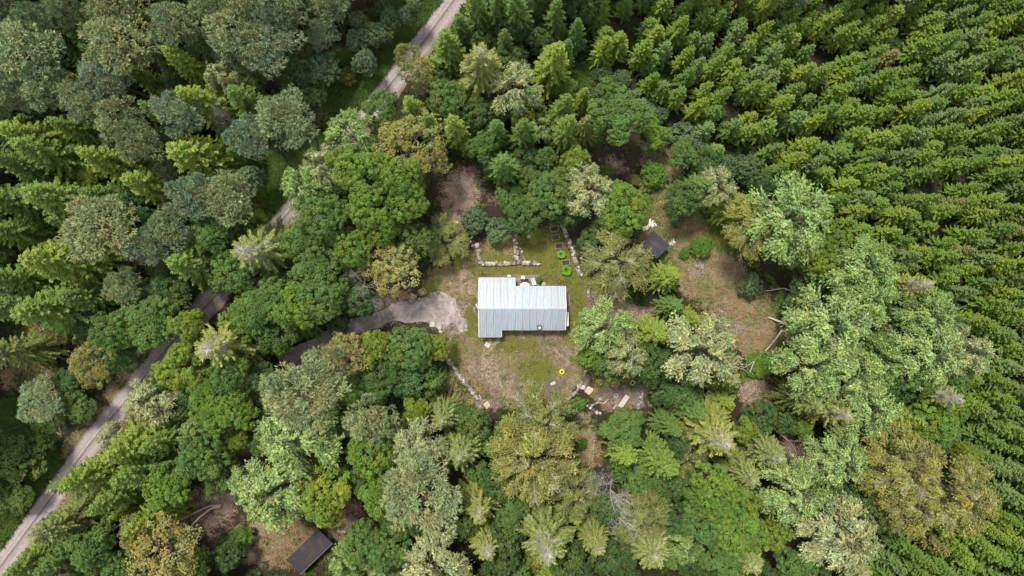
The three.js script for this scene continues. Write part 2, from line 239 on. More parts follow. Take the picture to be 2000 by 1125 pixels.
// conifers: whorls of branches from a single stem, feathered on both sides; bare: share of a high branch that carries no needles
function conifer(seed, o) {
  const r = rng(seed), F = new Faces(), Wd = new Faces(), B = new Faces(), { R, H, base, whorls, per, step, L, W } = o;
  Wd.bent([[0, -0.4, 0], [0, H * 0.5, 0], [0, H * 0.985, 0]], o.trunk, 0.03, 6);
  for (let k = 0; k < whorls; k++) {
    const t = (k + 0.15 + 0.5 * r()) / whorls, y0 = lerp(H * 0.985, base * H, Math.pow(t, 0.92)), n = Math.max(4, Math.round(per * (0.7 + 0.5 * t)));
    const ph = r() * 7;
    for (let m = 0; m < n; m++) {
      const yj = o.wild ? (r() - 0.5) * H / whorls * 1.5 : 0, az = ph + m / n * 2 * PI + (r() - 0.5) * (o.wild ? 1.3 : 0.5), len = R * (o.shape ? o.shape(t) : Math.pow(t, 0.75)) * (o.wild ? 0.5 + 0.75 * r() : 0.72 + 0.45 * r()) + 0.25, dir = [Math.cos(az), 0, Math.sin(az)], side = [-dir[2], 0, dir[0]];
      const rise = lerp(o.up ?? 0.75, o.down ?? -0.12, Math.min(1, t * 1.5)), drop = lerp(0.1, o.droop ?? 0.35, t), pt = (s) => [dir[0] * len * s, Math.min(H * 0.98, y0 + yj) + (rise * s - drop * s * s + 0.12 * s * s * s) * len, dir[2] * len * s];
      const bt = tone(r, 0.16, 0.1), bare = t < (o.bareTo ?? 0) ? (o.bare ?? 0) * (0.75 + 0.5 * r()) * (1 - 0.35 * t) : 0.04, wood = bare > 0.15 ? B : Wd;
      wood.bent([pt(0), pt(0.35), pt(0.7), pt(1)], (bare > 0.15 ? 0.055 : 0.04) * (0.6 + len / 4), 0.014, 3);
      const ns = Math.max(3, Math.round(len / step));
      for (let q = 0; q <= ns; q++) {
        const s = (q + 0.4 * r()) / ns; if (s > 1) continue;
        const p = pt(s), tw = L * lerp(1.15, 0.55, s) * (0.75 + 0.5 * r()) * Math.min(1, len / 1.4 + 0.35);
        if (s < bare) { if (bare > 0.15) for (const sg of [-1, 1]) { const u = unit(dir[0] * 0.9 + side[0] * sg * 0.8, 0.25 * r(), dir[2] * 0.9 + side[2] * sg * 0.8); B.tube(p, [p[0] + u[0] * tw, p[1] + u[1] * tw, p[2] + u[2] * tw], 0.022, 0.008, 3); } continue; }
        for (const sg of [-1, 1]) {
          const a = lerp(1.0, 0.35, s) * (0.8 + 0.4 * r()), u = unit(dir[0] + side[0] * sg * a, lerp(-0.3, 0.12, s) + (r() - 0.5) * 0.5, dir[2] + side[2] * sg * a), v = unit(...cross(u, [(r() - 0.5) * 1.3, 1, (r() - 0.5) * 1.3])), lt = tone(r, 0.22, 0.1), c = [bt[0] * lt[0], bt[1] * lt[1], bt[2] * lt[2]];
          F.leaf(...p, u, v, tw, W, c);
          if (o.rich) { const e = ball(r), u2 = unit(u[0] + e[0] * 0.8, u[1] + e[1] * 0.7 + 0.1, u[2] + e[2] * 0.8), v2 = unit(...cross(u2, ball(r))); F.leaf(p[0] + u[0] * tw * 0.4, p[1] + u[1] * tw * 0.4, p[2] + u[2] * tw * 0.4, u2, v2, tw * 0.75, W * 0.9, c); }
        }
      }
    }
  }
  for (let q = 0; q < 10; q++) { const e = ball(r), u = unit(e[0] * 0.5, 1, e[2] * 0.5), [v] = frame(u, r); F.leaf(0, H * (0.93 + 0.05 * r()), 0, u, v, 0.4, 0.09, tone(r)); }
  return { crown: F.build(), wood: Wd.build(false), bare: B.p.length ? B.build(false) : null, R, H };
}
// ash, beech, hornbeam: long limbs that arch over and hang in sprays of leaves
function sprayed(seed, o) {
  const r = rng(seed), F = new Faces(), Wd = new Faces(), B = new Faces(), { R, H, vr, limbs, L, W, twig } = o, fork = H * 0.38, cy = H - vr, boughs = Array.from({ length: 11 }, (_, k) => { const y = lerp(-0.1, 0.95, (k + 0.5) / 11), a = k * 2.39996 + r() * 1.2, s = Math.sqrt(1 - y * y); return [Math.cos(a) * s, y, Math.sin(a) * s]; }); boughs.push([0.05, 1, 0.05], [-0.35, 0.93, 0.1], [0.2, 0.93, -0.3]);
  Wd.bent([[0, -0.4, 0], [0.15 * r(), fork, 0.15 * r()], [0, H * 0.72, 0]], o.trunk, o.trunk * 0.4, 7);
  for (let k = 0; k < limbs; k++) {
    // limbs crowd towards the main boughs, so the crown breaks into hanging lobes with gaps between
    const y = lerp(-0.15, 1, Math.pow((k + 0.5) / limbs, 0.8)), s0 = Math.sqrt(1 - y * y), a0 = k * 2.39996 + (r() - 0.5) * 0.9; let d = [Math.cos(a0) * s0, y, Math.sin(a0) * s0], best = boughs[0], bd = -2;
    for (const m of boughs) { const q = m[0] * d[0] + m[1] * d[1] + m[2] * d[2]; if (q > bd) { bd = q; best = m; } }
    d = unit(lerp(d[0], best[0], 0.42), lerp(d[1], best[1], 0.42), lerp(d[2], best[2], 0.42));
    const near = d[0] * best[0] + d[1] * best[1] + d[2] * best[2], q = lerp(0.62, 1.02, smooth(0.8, 0.99, near)) * (0.88 + 0.22 * r());
    const tip = [d[0] * R * q, cy + d[1] * vr * q, d[2] * R * q], st = [0, lerp(fork, H * 0.66, r()), 0], mid = [tip[0] * 0.5, Math.max(st[1], tip[1]) * 0.5 + 0.5 * tip[1] + vr * 0.12, tip[2] * 0.5];
    const pt = (s) => [0, 1, 2].map((a) => (1 - s) * (1 - s) * st[a] + 2 * s * (1 - s) * mid[a] + s * s * tip[a]), dir = unit(tip[0] - mid[0] + (r() - 0.5) * 0.4, 0, tip[2] - mid[2] + (r() - 0.5) * 0.4), side = [-dir[2], 0, dir[0]];
    const showBare = r() < (o.bare ?? 0); (showBare ? B : Wd).bent([pt(0), pt(0.35), pt(0.7), pt(1)], o.trunk * 0.15, 0.015, 4);
    const lt = tone(r, 0.16, 0.12);
    for (let n = 0; n < twig; n++) {
      const s = lerp(o.from ?? 0.4, 1.04, Math.sqrt((n + r()) / twig)), p = pt(s), sg = n % 2 ? 1 : -1, a = 0.35 + 0.9 * r(), u = unit(dir[0] + side[0] * sg * a, 0.28 - (o.droop ?? 0.5) * r() * 1.4, dir[2] + side[2] * sg * a), tl = o.twigL * (0.6 + 0.7 * r()), tt = tone(r, 0.15, 0.1), pale = r() < (o.pale ?? 0) ? 1.55 : 1;
      if (showBare) B.tube(p, [p[0] + u[0] * tl * 0.8, p[1] + u[1] * tl * 0.8, p[2] + u[2] * tl * 0.8], 0.025, 0.01, 3);
      for (let m = 0; m < o.leaves; m++) {
        const f = (m + r()) / o.leaves, e = ball(r), P = [p[0] + u[0] * tl * f + e[0] * 0.13, p[1] + u[1] * tl * f - f * f * tl * (o.droop ?? 0.5) * 0.5 + e[1] * 0.13, p[2] + u[2] * tl * f + e[2] * 0.13], nn = unit(e[0] * 0.7 + dir[0] * 0.3, 0.9 + e[1] * 0.5, e[2] * 0.7 + dir[2] * 0.3);
        let uu = unit(u[0] + e[2] * 0.9, u[1] - 0.25 + e[0] * 0.3, u[2] + e[1] * 0.9); const w = unit(...cross(nn, uu)), lf = tone(r, 0.2, 0.08), k2 = 0.7 + 0.6 * r();
        F.leaf(...P, uu, w, L * k2, W * k2, [lt[0] * tt[0] * lf[0] * pale * (pale > 1 ? 1.08 : 1), lt[1] * tt[1] * lf[1] * pale, lt[2] * tt[2] * lf[2] * pale * (pale > 1 ? 1.1 : 1)]);
      }
    }
  }
  return { crown: F.build(), wood: Wd.build(false), bare: B.p.length ? B.build(false) : null, R, H };
}
function bareTree(seed, R, H, lean = 0) {
  const r = rng(seed), S = new Faces(), T = new Faces();
  const grow = (p, d, len, rad, lev) => {
    let q = p; const n = 3, F = lev < 2 ? S : T;
    for (let k = 0; k < n; k++) { const e = ball(r); d = unit(d[0] + e[0] * 0.22, d[1] + e[1] * 0.16, d[2] + e[2] * 0.22); const nx = [q[0] + d[0] * len / n, q[1] + d[1] * len / n, q[2] + d[2] * len / n]; F.tube(q, nx, rad * (1 - 0.2 * k), rad * (1 - 0.2 * (k + 1)), lev < 2 ? 6 : 3); q = nx;
      if (lev < 4 && (k > 0 || lev > 0)) for (let m = 0; m < (lev === 0 ? 3 : 2); m++) { const e2 = ball(r); grow(q, unit(d[0] * 0.7 + e2[0] * 0.95, d[1] * 0.6 + Math.abs(e2[1]) * 0.5, d[2] * 0.7 + e2[2] * 0.95), len * (0.42 + 0.25 * r()), rad * 0.42, lev + 1); } }
  };
  grow([0, -0.3, 0], unit(lean, 1, lean * 0.4), H * 0.66, 0.2, 0);
  return { crown: null, wood: S.build(false), bare: T.build(false), R, H };
}
const leafMat = (c, t = 0, shine = 0) => shine ? new THREE.MeshPhysicalMaterial({ color: lin(...c), vertexColors: true, roughness: 0.55, transmission: t, thickness: 0, specularIntensity: shine, side: THREE.DoubleSide }) : t ? new THREE.MeshPhysicalMaterial({ color: lin(...c), vertexColors: true, roughness: 0.95, transmission: t, thickness: 0, specularIntensity: 0.3, side: THREE.DoubleSide }) : new THREE.MeshPhysicalMaterial({ color: lin(...c), vertexColors: true, roughness: 0.7, specularIntensity: 0.35, side: THREE.DoubleSide });
const bark = { pine: std(lin(0.16, 0.1, 0.07)), dark: std(lin(0.09, 0.075, 0.06)), grey: std(lin(0.2, 0.185, 0.165)), pale: std(lin(0.52, 0.5, 0.47)), silver: std(lin(0.33, 0.32, 0.3)) };
const oakO = { R: 5, H: 15, vr: 4.4, lobes: 16, lobeR: 1.48, clumps: 18, clumpR: 0.6, leaves: 84, L: 0.31, W: 0.22, trunk: 0.34 };
const KINDS = {
  P: { name: 'pine_tree', cat: 'pine', h: 17, c: 0.74, bark: 'pine', make: (s) => lobed(s, { R: 3.9, H: 17, vr: 3.6, lobes: 15, lobeR: 1.1, spread: 0.16, clumps: 12, clumpR: 0.6, leaves: 19, L: 0.5, W: 0.1, tuft: 5, hue: 0.06, trunk: 0.24, fork: 0.55, flat: 0.7 }), n: 4, tints: [[0.19, 0.25, 0.122], [0.208, 0.25, 0.115], [0.175, 0.245, 0.138]] },
  S: { name: 'spruce_tree', cat: 'spruce', h: 19, c: 0.6, bark: 'dark', make: (s) => conifer(s, { R: 3.5, H: 19, base: 0.16, whorls: 27, per: 7, step: 0.24, L: 0.62, W: 0.2, trunk: 0.22, rich: true }), n: 4, tints: [[0.108, 0.178, 0.03], [0.082, 0.148, 0.03], [0.15, 0.21, 0.03]] },
  W: { name: 'silver_topped_conifer', cat: 'conifer', h: 18, c: 0.62, bark: 'grey', make: (s) => conifer(s, { R: 3.7, H: 18, base: 0.2, whorls: 30, per: 11, step: 0.2, L: 0.6, W: 0.15, wild: 1, trunk: 0.22, rich: true, bareTo: 0.4, bare: 0.27, up: 0.55, droop: 0.5, shape: (t) => Math.pow(t, 0.6) }), n: 3, tints: [[0.16, 0.188, 0.04], [0.135, 0.172, 0.042]] },
  Z: { name: 'silver_topped_conifer', cat: 'conifer', h: 18, c: 0.62, bark: 'grey', make: (s) => conifer(s, { R: 3.7, H: 18, base: 0.2, whorls: 30, per: 11, step: 0.2, L: 0.6, W: 0.15, wild: 1, trunk: 0.22, rich: true, bareTo: 0.45, bare: 0.55, up: 0.55, droop: 0.5, shape: (t) => Math.pow(t, 0.6) }), n: 2, tints: [[0.165, 0.195, 0.035], [0.14, 0.175, 0.04]] },
  O: { name: 'oak_tree', cat: 'oak', h: 15, c: 0.74, bark: 'dark', make: (s) => lobed(s, oakO), n: 4, tints: [[0.14, 0.235, 0.032], [0.108, 0.195, 0.042], [0.19, 0.255, 0.032]], t: 0.4 },
  D: { name: 'dark_leaved_tree', cat: 'tree', h: 11, c: 0.7, bark: 'dark', make: (s) => lobed(s, { ...oakO, R: 3.4, H: 11, vr: 3.6, lobes: 10, lobeR: 1.5, clumps: 18, clumpR: 0.6, leaves: 60, L: 0.28, W: 0.21 }), n: 2, tints: [[0.06, 0.12, 0.032], [0.078, 0.13, 0.03]], t: 0.3 },
  A: { name: 'ash_tree', cat: 'ash', h: 16, c: 0.72, bark: 'grey', make: (s) => sprayed(s, { R: 4.8, H: 16, vr: 4.6, limbs: 62, twig: 20, twigL: 1.15, leaves: 7, L: 0.4, W: 0.19, droop: 0.75, trunk: 0.3, pale: 0.3, from: 0.25 }), n: 4, tints: [[0.138, 0.215, 0.052], [0.118, 0.2, 0.042], [0.175, 0.212, 0.08]], t: 0.2, shine: 0.9 },
  H: { name: 'hornbeam_tree', cat: 'hornbeam', h: 16, c: 0.7, bark: 'grey', make: (s) => sprayed(s, { R: 5.4, H: 16, vr: 5, limbs: 80, twig: 22, twigL: 1.1, leaves: 6, L: 0.36, W: 0.15, droop: 0.55, trunk: 0.34, pale: 0.16, bare: 0.14, from: 0.3 }), n: 3, tints: [[0.19, 0.2, 0.05], [0.15, 0.175, 0.05]], t: 0.3 },
  G: { name: 'yellowing_tree', cat: 'birch', h: 13, c: 0.72, bark: 'grey', make: (s) => lobed(s, { ...oakO, R: 3.8, H: 13, vr: 3.8, lobes: 12, lobeR: 1.45, clumps: 17, clumpR: 0.58, leaves: 56, L: 0.26, W: 0.18, trunk: 0.2 }), n: 3, tints: [[0.27, 0.27, 0.085], [0.21, 0.235, 0.065]], t: 0.4 },
  b: { name: 'shrub', cat: 'shrub', h: 3.2, c: 0.6, bark: 'dark', make: (s) => lobed(s, { ...oakO, R: 1.7, H: 3.2, vr: 1.6, lobes: 10, lobeR: 0.72, clumps: 16, clumpR: 0.36, leaves: 30, L: 0.26, W: 0.19, trunk: 0.1, fork: 0.2 }), n: 3, tints: [[0.085, 0.17, 0.025], [0.085, 0.14, 0.06], [0.14, 0.17, 0.04]], t: 0.3 },
  B: { name: 'young_birch', cat: 'birch', h: 7, c: 0.62, bark: 'pale', make: (s) => lobed(s, { ...oakO, R: 1.8, H: 7, vr: 2.6, lobes: 10, lobeR: 0.85, clumps: 14, clumpR: 0.4, leaves: 34, L: 0.26, W: 0.18, trunk: 0.09, fork: 0.25 }), n: 3, tints: [[0.11, 0.175, 0.08], [0.12, 0.18, 0.065]], t: 0.3 },
  X: { name: 'dead_tree', cat: 'dead tree', h: 12, c: 0.8, bark: 'silver', make: (s) => bareTree(s, 3, 12), n: 3, tints: [[1, 1, 1]] },
};
let sd = 11;
for (const k of Object.values(KINDS)) { k.grown = Array.from({ length: k.n }, () => k.make(sd++)); k.mats = k.tints.map((c) => leafMat(c, k.t, k.shine)); k.protos = {}; }
function protoOf(kind, v, t) {
  const K = KINDS[kind], key = v + '_' + t; if (K.protos[key]) return K.protos[key];
  const q = K.grown[v], g = new THREE.Group();
  if (q.crown) { part('trunk', q.wood, bark[K.bark], g); part('crown', q.crown, K.mats[t], g); if (q.bare) part('bare_branches', q.bare, bark.silver, g).userData.kind = 'stuff'; } else { part('trunk', q.wood, bark[K.bark], g); part('bare_branches', q.bare, bark[K.bark], g).userData.kind = 'stuff'; }
  return (K.protos[key] = g);
}
// ---------------------------------------------------------------- where each tree stands: kind, crown place and crown radius in plan units, [height], [tint], [own label]
const TREES = [
  // wood in the upper corner beside the road
  ['P', 75, 45, 32], ['P', 140, 18, 30], ['S', 22, 45, 34, 17, 1], ['S', 112, 68, 32, 15, 0], ['A', 165, 55, 26, 14, 1], ['P', 240, 28, 40], ['P', 345, 48, 40], ['S', 300, 52, 24, 15, 1], ['P', 78, 116, 58, 19, 0, 'broad pale grey-green pine with the widest crown in the upper corner wood'], ['P', 112, 180, 42, 17], ['P', 240, 95, 56, 18, 1],
  ['S', 320, 98, 32, 16, 0], ['S', 368, 132, 38, 17, 2], ['S', 280, 152, 27, 13], ['P', 226, 152, 40], ['G', 175, 166, 24, 14, 1], ['P', 180, 198, 38], ['P', 240, 232, 38, 16, 1], ['P', 358, 216, 40, 17, 2], ['S', 400, 198, 46, 18, 2], ['S', 312, 228, 34, 16], ['S', 478, 192, 44, 18, 1], ['P', 482, 76, 50, 18], ['P', 430, 36, 38], ['P', 30, 212, 36], ['S', 84, 272, 52, 19], ['A', 432, 152, 28, 13, 2], ['P', 262, 272, 32], ['S', 305, 262, 24, 15, 0], ['X', 450, 245, 18, 12, 0, 'small whitish bare crown between pines left of the grassy verge'], ['S', 20, 130, 28, 14, 1], ['O', 398, 90, 26, 13, 1], ['S', 190, 110, 26, 15, 1], ['P', 20, 8, 30], ['S', 195, 10, 28, 15], ['P', 500, 18, 34], ['P', 500, 270, 38, 16],
  ['P', 520, 108, 48, 17], ['P', 572, 22, 40], ['P', 540, 48, 34], ['P', 634, 72, 26, 11, 2], ['P', 566, 230, 48, 17, 0, 'single grey-green pine standing at the edge of the verge above the oaks'], ['D', 560, 132, 26], ['D', 606, 192, 24, 8], ['P', 640, 20, 30, 14], ['D', 600, 95, 22, 9],
  ['B', 762, 40, 16], ['B', 700, 82, 17], ['B', 728, 70, 18], ['B', 756, 66, 16], ['B', 715, 126, 20], ['B', 636, 142, 27, 8], ['B', 597, 148, 18], ['b', 681, 150, 15, 2.6, 2, 'small yellow-tipped round shrub alone in the verge grass'], ['b', 628, 232, 16, 2.6, 2], ['B', 795, 32, 15], ['B', 810, 14, 13], ['B', 700, 45, 15], ['b', 735, 30, 10], ['B', 672, 12, 16], ['b', 668, 110, 12],
  // beyond the road, above the yard
  ['S', 908, 55, 32, 14, 1], ['S', 938, 16, 38, 18], ['S', 972, 22, 32, 17, 1], ['G', 800, 112, 22, 12, 1], ['G', 820, 150, 32, 12, 1], ['S', 872, 102, 42, 16, 0], ['W', 935, 136, 54, 20, 0, 'tall conifer with a pale fan of branches beside the white-leaved tree'], ['S', 988, 78, 26, 14, 1], ['A', 1004, 168, 44, 15, 2, 'whitish pale-leaved tree standing among dark spruces above the yard'], ['O', 742, 216, 36, 12, 1], ['S', 806, 208, 30, 15], ['O', 872, 198, 38, 13, 1], ['S', 892, 242, 36, 17, 2], ['S', 962, 262, 32, 15, 1], ['G', 722, 250, 20, 10, 0], ['A', 690, 266, 42, 14, 1], ['D', 930, 218, 30], ['G', 800, 292, 62, 14, 1, 'widest yellowish-green tree between the road and the red-brown litter'], ['G', 850, 312, 26, 12, 0], ['D', 975, 215, 28], ['D', 855, 150, 22, 9], ['S', 840, 240, 28, 14, 1],
  ['S', 1012, 18, 44, 18], ['S', 1085, 38, 30, 15, 1], ['S', 1130, 66, 24, 12, 1], ['D', 1140, 18, 28, 10], ['S', 1075, 126, 46, 18, 2, 'bright yellow-green spruce with a full round crown above the whitish tree'], ['S', 1046, 192, 30, 15, 0], ['S', 1100, 208, 32, 16, 0], ['S', 1140, 196, 24, 12, 2], ['O', 1206, 236, 54, 15, 1, 'rounded grey-green broadleaf tree at the foot of the plantation edge'], ['O', 1186, 190, 30, 13, 1], ['S', 1102, 254, 38, 16, 0], ['W', 1146, 250, 22, 13], ['S', 1018, 262, 32, 16, 1], ['b', 1215, 154, 15, 3, 1], ['b', 1178, 144, 13, 3, 1], ['b', 1186, 162, 14], ['b', 1265, 218, 19, 3, 1], ['O', 1280, 270, 24, 7], ['b', 1334, 266, 26, 4, 1], ['b', 1290, 225, 15, 3, 1], ['D', 1030, 310, 24, 8], ['S', 985, 318, 38, 15, 1], ['O', 938, 284, 30, 12, 1], ['D', 1000, 60, 24, 10], ['D', 1050, 80, 24, 9],
  // above and beside the drive
  ['A', 640, 322, 36, 14, 2], ['A', 600, 372, 42, 15, 1], ['O', 590, 470, 40, 14, 1], ['O', 634, 432, 48, 16, 1, 'bluish-green broad oak at the bend between road and drive'], ['O', 772, 352, 46, 16, 0], ['O', 738, 412, 44, 16, 0], ['O', 705, 352, 52, 17, 0, 'broadest bright green oak with a billowing crown above the drive'], ['O', 805, 392, 44, 15, 0], ['O', 672, 330, 36, 15, 2], ['O', 688, 486, 40, 14, 0], ['O', 738, 452, 34, 14, 0], ['Z', 512, 484, 58, 19, 1, 'olive conifer with pale inner twigs standing by the hidden road bend'], ['O', 612, 522, 46, 14, 1], ['G', 772, 522, 46, 12, 0, 'pale yellow tree beside the driveway left of the house'], ['D', 812, 462, 34, 10], ['X', 705, 548, 24, 11, 0, 'bare white-branched dead tree above the drive beside the pale yellow tree'], ['S', 676, 546, 20, 10, 2], ['D', 690, 520, 26, 9], ['D', 650, 490, 30, 11],
  ['H', 868, 470, 40, 5.5, 1, 'low spreading grey-green fruit tree beside the sandy path'], ['b', 925, 432, 24, 4, 1, 'dense dark shrub above the walled bed, nearer the well cover'], ['b', 976, 450, 23, 3.6, 1, 'rounded grey-green shrub inside the upper end of the walled bed'], ['D', 1020, 420, 36, 8, 0, 'dark teal-green tree above the lawn between shrub and raised beds'], ['O', 1076, 382, 42, 11, 1, 'rounded mid-green tree directly above the raised garden beds'], ['A', 1150, 382, 42, 12, 2, 'pale olive tree with loose crown between two greener trees above the lawn'], ['A', 1136, 340, 26, 11, 2], ['O', 1216, 402, 48, 12, 0, 'bright green tree beside the dark-roofed shed and white logs'], ['b', 1276, 342, 22, 3, 0, 'bright green shrub beside the reddish brush heap'], ['b', 1262, 362, 12, 1.6, 2], ['b', 1240, 352, 10, 1.4, 2], ['D', 1110, 410, 30, 7], ['D', 1150, 465, 26, 6], ['D', 1040, 350, 26, 8],
  ['S', 1362, 372, 42, 12, 1], ['A', 1396, 362, 32, 12, 2], ['O', 1332, 302, 28, 9, 1], ['b', 1352, 296, 22, 4, 1], ['S', 1442, 402, 38, 14, 2], ['H', 1458, 440, 52, 14, 0, 'yellow-olive tree overlapping the large pale green ash by the glade'], ['A', 1542, 432, 68, 17, 1, 'large pale green ash reaching into the plantation corner'], ['b', 1370, 482, 20, 2.6, 0], ['H', 1204, 514, 60, 10, 1, 'wide olive tree leaning over the dark shed roof'], ['D', 1342, 390, 34, 9], ['b', 1336, 495, 10, 1.3, 0], ['b', 1322, 432, 12, 1.6, 1], ['S', 1392, 300, 26, 9, 0], ['b', 1420, 330, 22, 5, 1], ['b', 1460, 330, 26, 5, 1],
  ['S', 1306, 545, 32, 10, 2], ['S', 1316, 600, 28, 10, 1], ['S', 1346, 622, 26, 10, 2], ['S', 1286, 656, 36, 13, 2], ['A', 1172, 640, 46, 13, 0, 'bright green ash close to the house beside the mulched bed'], ['A', 1228, 690, 34, 13, 2], ['D', 1186, 704, 40, 9, 1], ['O', 1160, 690, 30, 9, 0], ['A', 1370, 684, 62, 15, 2, 'pale light-tipped ash between the house and the fallen branches'], ['W', 1422, 736, 30, 12], ['D', 1270, 708, 34, 10, 0], ['b', 1466, 560, 20, 3.2, 1], ['b', 1530, 680, 15, 2, 0], ['b', 1486, 712, 26, 1.6, 0, 'low mossy green mound shrub under the forked fallen branch'], ['D', 1300, 700, 36, 9], ['D', 1330, 760, 40, 8, 1], ['b', 1450, 470, 12, 1.5, 2], ['D', 1304, 764, 30, 7],
  // between glade and plantation
  ['O', 1626, 470, 32, 13, 0], ['O', 1596, 502, 36, 13, 2], ['A', 1682, 540, 58, 16, 1, 'broad leafy ash at the plantation edge above the fallen branches'], ['D', 1590, 540, 36, 10], ['Z', 1766, 566, 38, 16, 0, 'yellowish conifer with white bare twigs at the plantation edge'], ['A', 1612, 640, 64, 17, 0], ['A', 1684, 590, 48, 16, 1], ['O', 1694, 676, 36, 13, 1], ['G', 1728, 652, 20, 10, 0, 'small rusty-gold tree hemmed in among pale green ashes'], ['A', 1800, 610, 44, 15, 1], ['A', 1802, 684, 58, 16, 0], ['A', 1882, 692, 44, 15, 2], ['A', 1582, 712, 54, 16, 0], ['A', 1654, 732, 58, 17, 0], ['A', 1716, 706, 42, 15, 1], ['O', 1782, 728, 42, 14, 1], ['Z', 1622, 800, 42, 16], ['W', 1578, 786, 34, 15], ['A', 1690, 792, 52, 15, 0], ['Z', 1826, 776, 42, 17], ['O', 1812, 826, 46, 14, 0], ['S', 1762, 812, 36, 14, 2], ['D', 1745, 620, 34, 10], ['O', 1640, 560, 30, 12, 1], ['D', 1560, 580, 28, 8], ['D', 1730, 760, 36, 11], ['O', 1850, 735, 34, 12, 1],
  ['A', 1636, 882, 48, 15, 0], ['H', 1756, 906, 68, 17, 0, 'big olive crown with grey twigs showing near its middle'], ['H', 1856, 962, 66, 17, 0, 'golden-tipped broad tree spreading over the plantation rows'], ['G', 1870, 1000, 30, 14, 1], ['H', 1776, 974, 54, 15, 0], ['A', 1540, 962, 54, 15, 0], ['A', 1622, 1042, 64, 16, 2, 'pale feathery ash in the bottom edge wood by the plantation'], ['W', 1664, 1092, 42, 15], ['D', 1596, 960, 38, 11], ['O', 1512, 1042, 30, 12, 2], ['D', 1700, 860, 34, 10], ['O', 1560, 1090, 40, 13, 1], ['D', 1680, 960, 36, 10],
  // below the yard
  ['H', 1052, 822, 62, 13, 1, 'feathery hornbeam crown reaching onto the yard below the house'], ['H', 1042, 902, 70, 15, 0], ['O', 1216, 838, 41, 7, 1, 'dense rounded green tree just below the white picnic table'], ['Z', 1398, 846, 54, 17, 0, 'conifer with a brilliant white starburst of bare twigs'], ['S', 1290, 906, 44, 14, 0], ['S', 1226, 884, 34, 11, 2], ['X', 1216, 950, 34, 12, 0, 'half-dead tree with twisted pale limbs and few leaves'], ['b', 1210, 915, 18, 7, 0], ['W', 1492, 882, 42, 15, 1], ['W', 1452, 922, 40, 14, 1], ['O', 1432, 978, 44, 15, 0], ['O', 1398, 1000, 38, 14, 2], ['O', 1384, 950, 50, 16, 0, 'wide clumpy bright green oak below the white starburst conifer'], ['O', 1444, 1032, 52, 15, 0], ['O', 1372, 1016, 46, 14, 1], ['W', 1160, 1048, 34, 14, 0], ['H', 1130, 962, 40, 11, 1], ['Z', 1066, 1040, 62, 17, 1, 'withered conifer spreading long bare pale branches near the bottom edge'], ['H', 1252, 1010, 46, 12, 1], ['W', 1272, 1064, 54, 15, 1], ['W', 1456, 1092, 42, 14, 0], ['O', 1402, 1092, 42, 13, 1], ['D', 1312, 950, 34, 9], ['S', 1355, 800, 36, 12, 1], ['S', 1310, 830, 30, 11, 1], ['D', 1190, 1080, 36, 10], ['X', 1562, 884, 24, 11, 0, 'bare brownish dead tree leaning over a dark gap'], ['H', 1340, 900, 34, 10, 1], ['D', 1100, 1090, 34, 10], ['b', 1131, 788, 11, 1.6, 0, 'small bright green bush beside the lower stone wall'], ['b', 1137, 868, 9, 1.2, 0],
  ['A', 592, 862, 66, 17, 0, 'large light green ash below the grey pine near the drive'], ['O', 722, 882, 48, 14, 0], ['A', 812, 872, 48, 14, 2], ['O', 642, 972, 56, 14, 2, 'bright yellow-green maple overhanging the dark-roofed cabin'], ['A', 546, 962, 62, 16, 0], ['P', 822, 962, 66, 17, 1, 'pale silvery pine with the largest crown below the yard'], ['O', 738, 962, 42, 13, 0], ['W', 902, 882, 46, 13, 1], ['W', 936, 978, 44, 14, 0], ['Z', 946, 1066, 38, 13, 0], ['O', 705, 1060, 42, 13, 1], ['O', 755, 1075, 42, 13, 1], ['A', 852, 1092, 56, 14, 2], ['O', 1000, 992, 32, 11, 1], ['D', 986, 1042, 36, 10], ['D', 892, 1010, 36, 10], ['D', 780, 1010, 36, 10, 1], ['O', 690, 830, 30, 11, 1], ['D', 920, 830, 34, 8, 1], ['A', 690, 1100, 34, 11, 1],
  ['P', 588, 772, 66, 18, 1, 'broad pale grey pine overlooking the lower side of the drive'], ['P', 642, 722, 38, 16, 1], ['P', 726, 808, 42, 16, 1], ['G', 682, 690, 38, 12, 0, 'golden yellow tree at the side of the shaded drive'], ['O', 734, 668, 32, 11, 2], ['O', 796, 686, 45, 11, 1, 'deep green oak between the golden tree and the lower stone wall'], ['O', 856, 680, 28, 8, 2, 'bright yellow-green maple bush at the upper end of the lower wall'], ['D', 802, 742, 42, 9], ['S', 846, 744, 24, 9, 1], ['b', 662, 640, 20, 4, 1], ['S', 582, 632, 36, 12, 1], ['O', 540, 585, 42, 14, 1], ['O', 590, 600, 42, 14, 0], ['O', 632, 582, 48, 14, 1], ['S', 692, 762, 40, 12, 0], ['A', 602, 828, 44, 14, 0], ['O', 812, 808, 30, 11, 2], ['W', 862, 812, 38, 11, 1], ['b', 850, 765, 16, 3, 0], ['D', 700, 590, 34, 10], ['D', 745, 740, 40, 9], ['O', 500, 600, 46, 14, 1], ['D', 540, 650, 36, 10], ['D', 510, 740, 40, 10], ['O', 470, 620, 40, 13, 0],
  // the far side of the road
